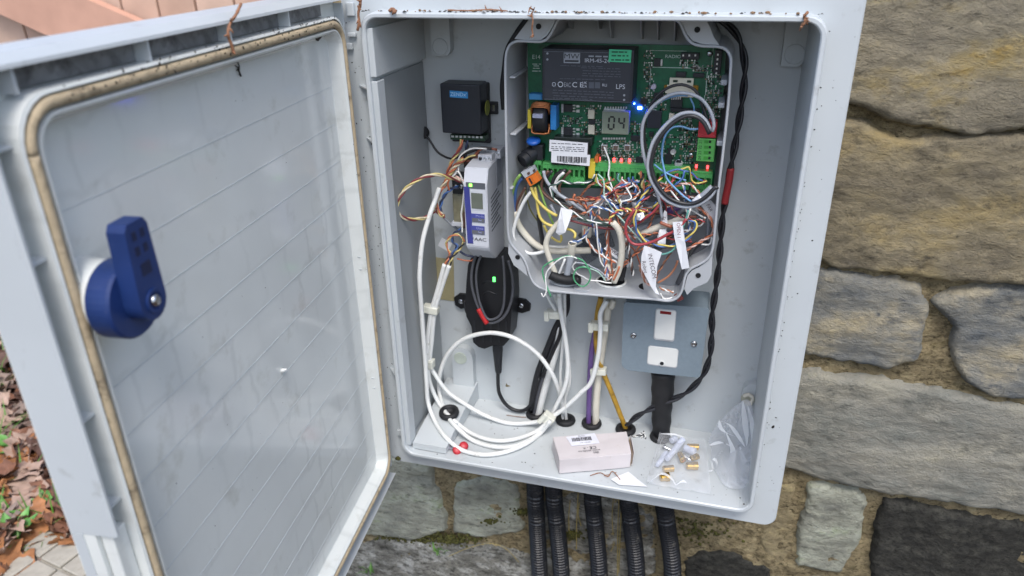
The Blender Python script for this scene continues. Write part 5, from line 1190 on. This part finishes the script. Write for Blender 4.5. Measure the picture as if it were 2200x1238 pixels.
W('yellow wire loop under the paper tag', 'yel', [(1168,484),(1180,505),(1192,515),(1204,520),(1206,508),(1200,500)], .068, .070, .0014)
W('yellow wire entering the cream stub from the left', 'yel', [(1200,496),(1212,492),(1226,494),(1236,502),(1234,512)], .064, .058, .0015)
W('thick black wire hanging left of the cream cables', 'blk', [(1157,462),(1160,485),(1164,510),(1166,528)], .070, .078, .0026)
W('thick light grey wire from the first terminal sweeping right', 'gry', [(1168,367),(1170,380),(1178,395),(1190,408),(1206,421),(1224,432),(1243,445),(1260,456)], .066, .062, .0018)
W('grey wire dropping below the white loop', 'gry', [(1183,440),(1189,452),(1195,464)], .068, .064, .0016)
W('black wire beside the thick light grey one', 'blk', [(1187,367),(1178,378),(1172,392),(1176,408),(1190,423),(1206,430),(1218,433)], .070, .070, .0016)
W('black wire arching from the fifth terminal', 'blk', [(1216,366),(1203,370),(1193,379),(1187,392),(1186,406),(1192,420)], .068, .070, .0019)
W('pale grey wire arching down from the terminals', 'wht', [(1212,371),(1202,379),(1195,390),(1192,402),(1198,415),(1211,424),(1226,440),(1236,450)], .066, .070, .0016)
W('brown wire leaving the sixth terminal', 'brn', [(1226,367),(1214,379),(1206,390),(1201,404),(1203,418)], .070, .074, .0016)
W('brown wire leaving the second terminal', 'brn', [(1179,367),(1172,376),(1164,396),(1166,412),(1183,428),(1202,438),(1230,449),(1258,461)], .072, .066, .0017)
W('dark red wire running level through the lower tangle', 'dred', [(1222,473),(1248,480),(1275,487),(1300,491),(1338,492)], .058, .058, .0013)
W('thin pale green wire crossing diagonally through the tangle', 'pgrn', [(1284,374),(1295,384),(1298,398),(1298,421),(1308,438),(1320,455),(1338,474),(1352,490),(1366,506),(1380,522)], .060, .050, .0008)
W('thin white wire standing up over the push buttons', 'wht', [(1298,316),(1304,332),(1309,346),(1309,362),(1307,377),(1312,395),(1318,411)], .078, .066, .0009)
W('thin pinkish wire bent up to the terminals right of the white one', 'pink', [(1318,411),(1325,403),(1334,390),(1337,380)], .066, .072, .0008)
W('dark green wire in the eleventh terminal', 'dgrn', [(1327,372),(1324,382),(1329,392),(1322,400)], .072, .070, .0009)
W('teal wire curling at the middle terminals', 'teal', [(1330,373),(1327,384),(1332,391)], .071, .069, .0008)
W('short brown wire at the middle terminals', 'dorg', [(1312,380),(1308,392),(1303,402)], .072, .070, .0009)
T2 = twist
T2('white and dark wire pair snaking left from the yellow jumper', ['wht', 'dgrn'], [(1279,376),(1272,386),(1257,392),(1229,394),(1209,389),(1196,396),(1181,402),(1186,415),(1189,426),(1203,438),(1229,455),(1248,466),(1267,476),(1293,478),(1325,483)], .058, .052, .0009, .022)
T2('orange and brown wire pair crossing the left of the tangle', ['org', 'brn'], [(1234,417),(1233,424),(1240,431),(1261,447),(1274,458),(1287,468),(1300,473),(1315,474)], .062, .056, .0011, .010)
T2('brown and orange wire pair lying level above the tangle', ['dorg', 'copper'], [(1235,424),(1248,426),(1262,429),(1276,427),(1290,424)], .066, .066, .0010, .009)
T2('orange and brown pair rising from the paper tag', ['org', 'brn'], [(1201,484),(1211,475),(1226,468),(1242,463),(1261,456),(1266,446),(1276,438),(1290,427),(1301,420)], .054, .060, .0011, .011)
T2('pinkish white pair looping over the orange ones', ['wht', 'pink'], [(1262,458),(1272,446),(1284,434),(1296,425),(1302,422),(1296,432),(1288,446),(1287,460)], .056, .062, .0008, .012)
T2('yellow, red and white wires twisted from the first small terminal', ['yel', 'red', 'wht'], [(1279,375),(1283,390),(1294,398),(1307,404),(1317,413),(1326,424),(1335,437)], .066, .060, .0010, .018)
T2('yellow and red pair arching over the middle of the tangle', ['yel', 'red'], [(1311,482),(1311,470),(1318,461),(1329,452),(1342,450),(1358,452),(1374,453),(1392,453)], .052, .056, .0011, .012)
T2('blue and black bundle from the middle terminals', ['blu', 'blk', 'dblu'], [(1348,383),(1356,394),(1363,404),(1365,414),(1361,422),(1351,432),(1340,438),(1322,443),(1303,444)], .068, .064, .0012, .014)
T2('blue and navy pair plugged beside the blue bundle', ['blu', 'dblu'], [(1359,380),(1363,392),(1370,402),(1374,416)], .071, .066, .0010, .010)
T2('orange, cream and black wires from the fifteenth terminal', ['org', 'yelp', 'blk'], [(1375,370),(1380,380),(1379,392),(1383,402),(1388,410)], .070, .064, .0013, .016)
T2('red and black pair falling to the big red loop', ['red', 'blk'], [(1404,408),(1394,420),(1383,431),(1372,442),(1362,452)], .058, .050, .0012, .016)
T2('yellow and blue pair falling beside the red pair', ['yel', 'blu'], [(1402,396),(1392,406),(1385,416),(1379,426),(1372,436),(1366,448)], .060, .050, .0011, .016)
W('big crimson wire loop across the front of the tangle', 'red', [(1363,450),(1356,462),(1348,474),(1344,490),(1347,508),(1358,523),(1372,526),(1388,524),(1411,516),(1430,506),(1448,497),(1464,484),(1475,470)], .046, .044, .0015)
T2('big yellow and blue loop just inside the crimson one', ['yel', 'blu'], [(1366,450),(1363,466),(1365,484),(1371,501),(1381,512),(1394,521),(1412,527),(1432,529),(1452,526),(1474,515),(1488,501),(1495,486),(1492,476),(1480,476)], .047, .046, .0011, .030)
W('red wire crossing the tangle to the right, second one', 'red', [(1416,440),(1405,455),(1390,466),(1372,479),(1352,488)], .054, .056, .0013)
T2('yellow, blue and black bundle in the centre of the tangle', ['yel', 'blu', 'blk'], [(1411,434),(1406,446),(1402,455),(1392,464),(1378,474),(1362,484)], .056, .058, .0011, .014)
T2('red and orange pair slanting up to the right terminals', ['red', 'org'], [(1426,416),(1434,404),(1442,394),(1449,382),(1454,374)], .060, .070, .0012, .014)
T2('orange and yellow pair curling behind the grey loop', ['org', 'yelp'], [(1398,402),(1414,398),(1432,398),(1446,404),(1452,416),(1450,428)], .068, .066, .0011, .014)
T2('yellow and red pair from the middle block slanting down', ['yel', 'red'], [(1432,372),(1420,382),(1412,392),(1404,400)], .068, .060, .0010, .014)
W('bright yellow wire arching to the last small terminals', 'yel', [(1415,386),(1428,373),(1442,369),(1456,366),(1470,362),(1480,359),(1483,372),(1485,386),(1494,394),(1507,393),(1519,389)], .066, .070, .0009)
W('mid blue wire bent over to the last small terminals', 'blu', [(1420,378),(1440,368),(1456,364),(1469,367),(1487,372),(1496,383),(1510,389)], .064, .071, .0010)
W('mid blue wire dropping from the blue bend', 'blu', [(1470,366),(1468,380),(1460,390),(1449,398)], .064, .062, .0010)
W('red wire at the last small terminals', 'red', [(1485,374),(1494,379),(1504,388),(1517,388)], .069, .072, .0009)
W('short red wire stub below the white capacitor', 'red', [(1455,373),(1455,382)], .068, .068, .0012)
T2('orange and dark pair at the last small terminals', ['dorg', 'dblu'], [(1486,392),(1498,396),(1510,394),(1520,389)], .068, .072, .0008, .010)
W('dark wire dropping beside the arching yellow one', 'dgrn', [(1481,366),(1482,384),(1484,400),(1482,420),(1478,432)], .066, .070, .0008)
W('short pink and white lead under the last terminals', 'pink', [(1453,394),(1466,395),(1479,396)], .066, .066, .0010)
W('light blue wire descending from the red plug terminal', 'lblu', [(1500,277),(1484,278),(1464,272),(1446,274),(1434,284),(1426,302),(1422,328),(1423,346),(1427,364),(1430,378),(1436,389),(1449,403),(1468,421),(1486,434)], .070, .056, .0010)
W('light blue wire crossing from the grey loops to the right', 'lblu', [(1405,353),(1417,363),(1430,371),(1449,380),(1474,388)], .062, .066, .0009)
W('short light blue wire dropping past the black header', 'lblu', [(1483,210),(1487,219),(1491,229),(1492,244),(1496,256)], .072, .072, .0008)
W('light blue wire lying beneath the upper grey arch', 'lblu', [(1478,206),(1462,205),(1440,209),(1420,218),(1405,230),(1391,246),(1382,266),(1378,285)], .060, .060, .0010)
GA = [(1530,283),(1534,270),(1531,252),(1524,235),(1508,214),(1486,203),(1462,200),(1440,204),(1417,217),(1402,230),(1390,245),(1382,263),(1379,284),(1380,316),(1386,346),(1395,375),(1407,404),(1415,425),(1419,447),(1423,470)]
cable('grey cable of the larger loop rising over the memory card socket', wcol('gry'), GA, .054, .058, .0016, 'grey_wire', 'wire', 10)
cable('black wire of the larger loop, arching over the socket', wcol('blk'), [(1526,285),(1524,268),(1516,246),(1507,220),(1497,198),(1484,188),(1465,182),(1445,185),(1428,193),(1412,206),(1398,226),(1388,252),(1384,284),(1387,318),(1398,350),(1408,384),(1422,420),(1428,444),(1424,462)], .058, .064, .0014, 'black_wire', 'wire', 9)
GBp = [(1526,280),(1515,258),(1500,246),(1484,242),(1463,245),(1442,258),(1422,278),(1405,302),(1396,327),(1392,350),(1393,366),(1398,386),(1408,404),(1419,419),(1432,431),(1455,442),(1481,445),(1507,437),(1528,421),(1539,404)]
cable('grey cable of the lower hanging loop', wcol('gry'), GBp, .050, .047, .0018, 'grey_wire', 'wire', 10)
cable('black wire following the inside of the lower hanging loop', wcol('blk'), [(1524,288),(1513,265),(1499,253),(1480,249),(1458,257),(1434,276),(1412,307),(1402,336),(1399,356),(1403,376),(1412,396),(1424,413),(1440,427),(1462,436),(1486,438),(1508,429),(1526,414),(1537,402),(1541,406)], .048, .0455, .0019, 'black_wire', 'wire', 9)
cable('fine black wire inside the larger loop', wcol('blk'), [(1521,280),(1510,252),(1512,236),(1504,222)], .062, .066, .0010, 'black_wire', 'wire', 8)
W('teal wire hanging over the open tag', 'teal', [(1479,452),(1474,470),(1470,482),(1460,505),(1455,520),(1452,530),(1443,540),(1428,546),(1418,546)], .044, .046, .0010)
W('teal and white wire end beside the teal drop', 'wht', [(1484,448),(1479,462),(1475,474)], .046, .046, .0008)
T2('pale orange pair curving down the right wall of the case', ['pink', 'org'], [(1490,442),(1507,451),(1519,461),(1528,474),(1533,492),(1531,502),(1523,509),(1504,520),(1490,528),(1475,537)], .062, .058, .0011, .016)
W('white wire turning at the right wall below the pale orange pair', 'wht', [(1529,508),(1528,520),(1522,526),(1506,525)], .060, .060, .0010)
T2('copper pair in the right entry hole, left strand', ['copper', 'brn'], [(1443,541),(1430,560),(1419,578),(1411,592),(1409,604)], .062, .058, .0008, .014)
W('copper wire curving from the open tag into the right hole', 'copper', [(1456,560),(1450,576),(1438,592),(1424,602),(1413,608)], .060, .056, .0011)
T2('copper and white pair running out at the bottom right corner', ['copper', 'wht'], [(1416,618),(1428,623),(1438,626),(1447,628)], .050, .050, .0009, .012)
W('white wire curling below the copper pair at the bottom', 'wht', [(1419,630),(1424,640),(1432,643),(1444,639)], .048, .048, .0008)
T2('copper pair behind the written tag', ['copper', 'pink'], [(1374,570),(1378,586),(1383,598),(1390,610),(1400,613)], .056, .056, .0009, .014)
T2('dark brown and white pair hanging left of the written tag', ['brn', 'wht', 'blk'], [(1346,512),(1350,530),(1353,550),(1357,570),(1360,592)], .056, .058, .0009, .016)
T2('orange and white pair running down to the middle hole', ['org', 'wht'], [(1254,492),(1257,504),(1262,517),(1274,534),(1287,545),(1298,552),(1312,558),(1328,566)], .064, .062, .0010, .016)
W('thin brown-white wire falling straight through the middle', 'wht', [(1281,480),(1283,500),(1284,521),(1287,541),(1290,561),(1298,574)], .052, .054, .0008)
W('thin bare green wire looping in front of the case bottom, outer', 'grn', [(1232,552),(1218,550),(1200,556),(1184,562),(1167,574),(1166,586),(1169,600),(1175,616),(1180,628),(1184,638)], .042, .036, .0008)
W('thin white wire looping in front of the case bottom', 'wht', [(1240,556),(1228,551),(1210,553),(1196,562),(1184,573),(1174,586),(1172,602),(1174,620),(1172,632),(1167,638),(1163,630)], .0425, .034, .0008)
W('thin green wire ring at the front edge of the case', 'grn', [(1268,577),(1252,574),(1240,577),(1233,588),(1233,600),(1241,611),(1253,616),(1264,608),(1269,592),(1263,574),(1252,560),(1238,554)], .043, .043, .0008)
W('thin white and blue wire running to the middle hole', 'wht', [(1238,563),(1230,573),(1240,588),(1254,595),(1265,602),(1288,604),(1300,607),(1314,608)], .046, .056, .0008)
W('thin grey wire to the middle hole, upper one', 'gry', [(1236,564),(1258,567),(1272,574),(1285,580),(1297,590),(1308,602)], .050, .060, .0008)
W('thin pale green wire to the middle hole', 'pgrn', [(1252,572),(1270,578),(1284,584),(1294,594),(1302,604)], .048, .060, .0008)
T2('thin purple and orange pair in the middle hole', ['pur', 'org'], [(1304,572),(1310,584),(1315,596),(1318,606)], .066, .060, .0009, .012)
W('orange wire wrapped on the arching cream cable', 'org', [(1331,572),(1326,586),(1318,602)], .0545, .056, .0011)
W('copper wire fragment in the centre of the tangle', 'copper', [(1392,458),(1410,454),(1420,450)], .062, .060, .0016)
W('dark orange wire on the cream slanting cable', 'dorg', [(1418,478),(1432,484),(1444,488)], .056, .056, .0018)
T2('white and brown pair curling by the right wall', ['wht', 'dorg'], [(1470,497),(1484,492),(1498,488),(1508,480),(1512,472),(1508,478)], .060, .064, .0010, .014)
W('white wire curl at the right of the crimson loop', 'wht', [(1484,477),(1494,474),(1504,472),(1511,476)], .056, .056, .0010)
W('orange stub at the top right of the open tag', 'dorg', [(1479,466),(1496,466)], .062, .062, .0015)
W('brown wire looping below the yellow and blue loop', 'brn', [(1414,530),(1430,532),(1446,530),(1462,524),(1486,514)], .056, .058, .0011)
T2('brown and green pair in the lower middle of the tangle', ['dorg', 'wht'], [(1330,494),(1345,500),(1358,508),(1366,513)], .058, .058, .0011, .014)
W('dark green wire in the shade under the slanting cream cable', 'dgrn', [(1378,510),(1392,507),(1404,500)], .074, .074, .0014)
W('dark wire lying along the level red one', 'dgrn', [(1240,470),(1270,478),(1300,484),(1335,486)], .060, .060, .0010)
# more thin strands lost in the tangle: nothing tells those of one colour apart
rw = random.Random(21)
TC = [('org', 'brn', 'orange and brown'), ('wht', 'org', 'white and orange'), ('red', 'blk', 'red and black'), ('blu', 'wht', 'blue and white'), ('dorg', 'copper', 'rust and copper'), ('wht', 'brn', 'white and brown')]
for i in range(21):
    k = i % 6; xa = rw.uniform(1285, 1500); pth = [(xa, 384+(xa-1285)*.05, .070)]
    xb, yb_ = min(1500, max(1215, xa+rw.gauss(-10, 50))), rw.uniform(412, 445); pth.append(((xa+xb)/2+rw.uniform(-12, 12), 400, .066)); pth.append((xb, yb_, rw.uniform(.055, .07)))
    for q in range(rw.choice([1, 2, 2, 3])):
        xb, yb_ = min(1515, max(1220, xb+rw.gauss(0, 60))), min(520, max(425, yb_+rw.gauss(18, 22))); pth.append((xb, yb_, rw.uniform(.05, .075)))
    if rw.random() < .5:
        hx = rw.choice([1300, 1315, 1390]); pth += [((xb+hx)/2, max(yb_+20, 540), .064), (hx+rw.uniform(-10, 10), 602, .060)]
    a_, b_, nm_ = TC[k]
    if rw.random() < .6: t = T2('thin %s strands buried in the wire tangle under the terminals' % nm_, [a_, b_], pth, .06, .06, .00085, .013)
    else: t = W('single thin %s strand buried in the wire tangle under the terminals' % nm_.split(' ')[0], a_, pth, .06, .06, .00085)
    t['group'] = 'strands in the tangle, '+(nm_ if t.type == 'EMPTY' else nm_.split(' ')[0])
# paper tags
def tag_(label, poly, Y, s=None, at_=None, rot=0, h=6, ink=TEXTD, curl=.003, s2=None):
    q = [P(x, y, Y+(curl*math.sin(i*1.7))) for i, (x, y) in enumerate(poly)]
    t = thing('paper_tag', label, 'paper tag', min(q, key=lambda v: v.z), 'white paper tags on the cables')
    obj('tag_strip', prism(NB(), q, (0, .0004, 0)), PAPER, t)
    if s: ftxt(s, at_[0], at_[1], Y-.0038, h, ink, t, rot=rot)
    if s2: ftxt(s2[0], s2[1], s2[2], Y-.0038, h*.85, ink, t, rot=rot)
INK = mat('pen_ink', '3a2c34', .7); RINK = mat('pen_red', '7a3a44', .7)
tag_('long white paper tag hanging right of centre with red pen writing', [(1445,478),(1466,476),(1472,520),(1481,576),(1465,579),(1455,540),(1449,510)], .042, 'OPEN 1', (1458, 496), -83, 7, RINK, .001)
tag_('folded white tag lettered with an intercom note at the bottom', [(1384,528),(1402,534),(1422,543),(1412,572),(1402,600),(1417,634),(1408,630),(1398,615),(1377,575),(1378,550)], .040, 'INTECOM', (1401, 572), -76, 8.5, INK, .001, ('Robot', 1385, 574))
tag_('white paper tag hanging behind the crimson loop', [(1417,493),(1432,491),(1430,525),(1413,526),(1413,506)], .056)
tag_('white paper tag lettered FAR by the right wall', [(1506,441),(1524,427),(1536,440),(1540,462),(1534,480),(1526,462)], .062, 'FAR', (1524, 447), -58, 7, INK)
tag_('white paper tag lettered NEAR in the middle hole area', [(1297,534),(1306,528),(1330,543),(1354,566),(1349,576),(1326,558)], .064, 'NEAR', (1323, 545), -33, 7, INK)
tag_('pale paper tag with a fold left of centre', [(1205,446),(1231,453),(1224,476),(1214,500),(1202,506),(1194,500),(1199,474)], .050)
tag_('small white tag over the centre of the tangle', [(1368,460),(1382,456),(1385,466),(1376,474),(1366,472)], .050, '2', (1375, 466), 0, 8, mat('pen_blue', '2c5f86', .7))
tag_('narrow white tag behind the black wire of the larger loop', [(1428,452),(1433,456),(1434,480),(1420,482),(1421,466)], .060, 'T3', (1427, 470), 80, 6, INK)
tag_('white tag strip lying behind the blue bundle', [(1300,438),(1352,418),(1356,412),(1350,410),(1368,409),(1372,418),(1352,428),(1302,448)], .078)
tag_('short white tag below the blue bundle', [(1356,434),(1380,436),(1382,448),(1372,447),(1359,446)], .070)
setp(fbox('brown_insert', 1450, 632, 1466, 648, .052, .056, mat('insert_brown', '6a3230', .6), None, .001, tilt=-35), 'small brown blob in the lower right corner of the case', 'blob')

# ================================================================== WIRES AROUND THE DETECTOR MODULE
T2('red, yellow and white wire loop bulging to the far left', ['yelp', 'dred', 'cream'], [(1000,392,.086),(985,388,.082),(968,382,.074),(945,376,.064),(920,378,.054),(895,388,.046),(872,406,.040),(857,428,.036),(853,448,.035),(860,464,.038),(878,471,.046),(898,471,.056),(918,466,.068),(934,454,.080)], .086, .088, .0012, .040)
T2('orange and cream wires hanging from the receiver terminals', ['org', 'yelp', 'dred'], [(992,300),(990,314),(982,330),(972,344),(966,360),(960,376)], .098, .096, .0012, .030)
T2('navy and black wires hanging from the receiver terminals', ['dblu', 'blk'], [(1003,302),(1003,318),(1000,334),(996,350)], .100, .100, .0014, .020)
T2('orange, cream and brown bundle left of the slim module', ['org', 'cream', 'dorg', 'yelp'], [(996,342),(980,356),(968,372),(960,388),(952,402)], .092, .092, .0016, .030)
W('black lead curving to the top of the slim module', 'blk', [(985,338),(1003,328),(1022,320),(1040,318),(1056,320)], .096, .100, .0016)
W('white wire curving to the top of the slim module', 'wht', [(986,368),(984,348),(990,334),(1003,324),(1016,319),(1030,319),(1046,320)], .092, .096, .0009)
W('orange wire arching over the grey terminals', 'dorg', [(1020,334),(1034,320),(1052,319),(1068,322)], .100, .104, .0014)
W('cream wire under the white curve by the relay', 'yelp', [(992,352),(1000,342),(1010,336),(1022,334)], .096, .099, .0011)
T2('brown and orange wires behind the grey terminals', ['dorg', 'brn', 'blk'], [(996,350),(1008,342),(1020,340),(1030,330)], .104, .104, .0016, .020)
W('black wire behind the slim module top', 'blk', [(1000,360),(1014,350),(1028,342)], .106, .106, .0030)
W('white wire dropping along the left face of the slim module', 'wht', [(968,384),(978,374),(983,368),(988,374),(994,388),(998,402),(996,420),(994,440),(991,460),(993,480),(993,500)], .082, .078, .0010)
W('white and red wire stub at the module corner', 'pink', [(978,378),(988,384),(1000,391)], .084, .080, .0012)
W('orange wire down beside the relay', 'org', [(966,384),(962,396),(966,410)], .090, .092, .0011)
T2('blue and navy wires curling into the left white cable', ['blu', 'dblu'], [(985,402),(970,406),(958,416),(950,430),(946,444),(947,456)], .094, .088, .0013, .022)
T2('orange and cream wires curling into the left white cable', ['org', 'cream'], [(960,386),(950,402),(943,422),(938,440),(942,452),(950,461)], .090, .085, .0013, .026)
T2('dark red and yellow ends curled below the left white cable top', ['dred', 'yelp'], [(936,446),(940,456),(948,464),(954,462),(952,468)], .086, .084, .0011, .014)
cable('thin translucent cable slanting behind the relay', GREYC, [(952,466),(965,478),(984,494),(1000,506)], .112, .112, .0016, 'grey_cable')
T2('orange wire curl beside the module bottom', ['org', 'yelp'], [(997,520),(992,510),(980,504),(967,510),(959,522),(962,536),(968,544)], .086, .088, .0010, .026)
T2('blue and black wires twisted down to the white pair', ['blu', 'dblu'], [(992,492),(978,500),(972,510),(974,522),(982,528),(976,540),(968,552),(962,566)], .090, .086, .0011, .022)
T2('yellow and dark wires twisted into the right white cable', ['yelp', 'blk'], [(996,522),(988,534),(978,546),(970,556),(966,570)], .084, .082, .0011, .018)
T2('orange and brown wires ending at the top of the white pair', ['org', 'brn'], [(968,544),(962,556),(958,568)], .087, .083, .0012, .014)
W('navy wire running to the module underside', 'dblu', [(988,540),(1000,548),(1014,551),(1024,556)], .092, .095, .0014)
W('orange wire running to the module underside', 'org', [(982,556),(1000,560),(1014,560),(1020,554)], .092, .095, .0010)
W('brown wire hidden along the module flank', 'brn', [(998,456),(997,474),(998,490)], .088, .088, .0016)
flush_text()
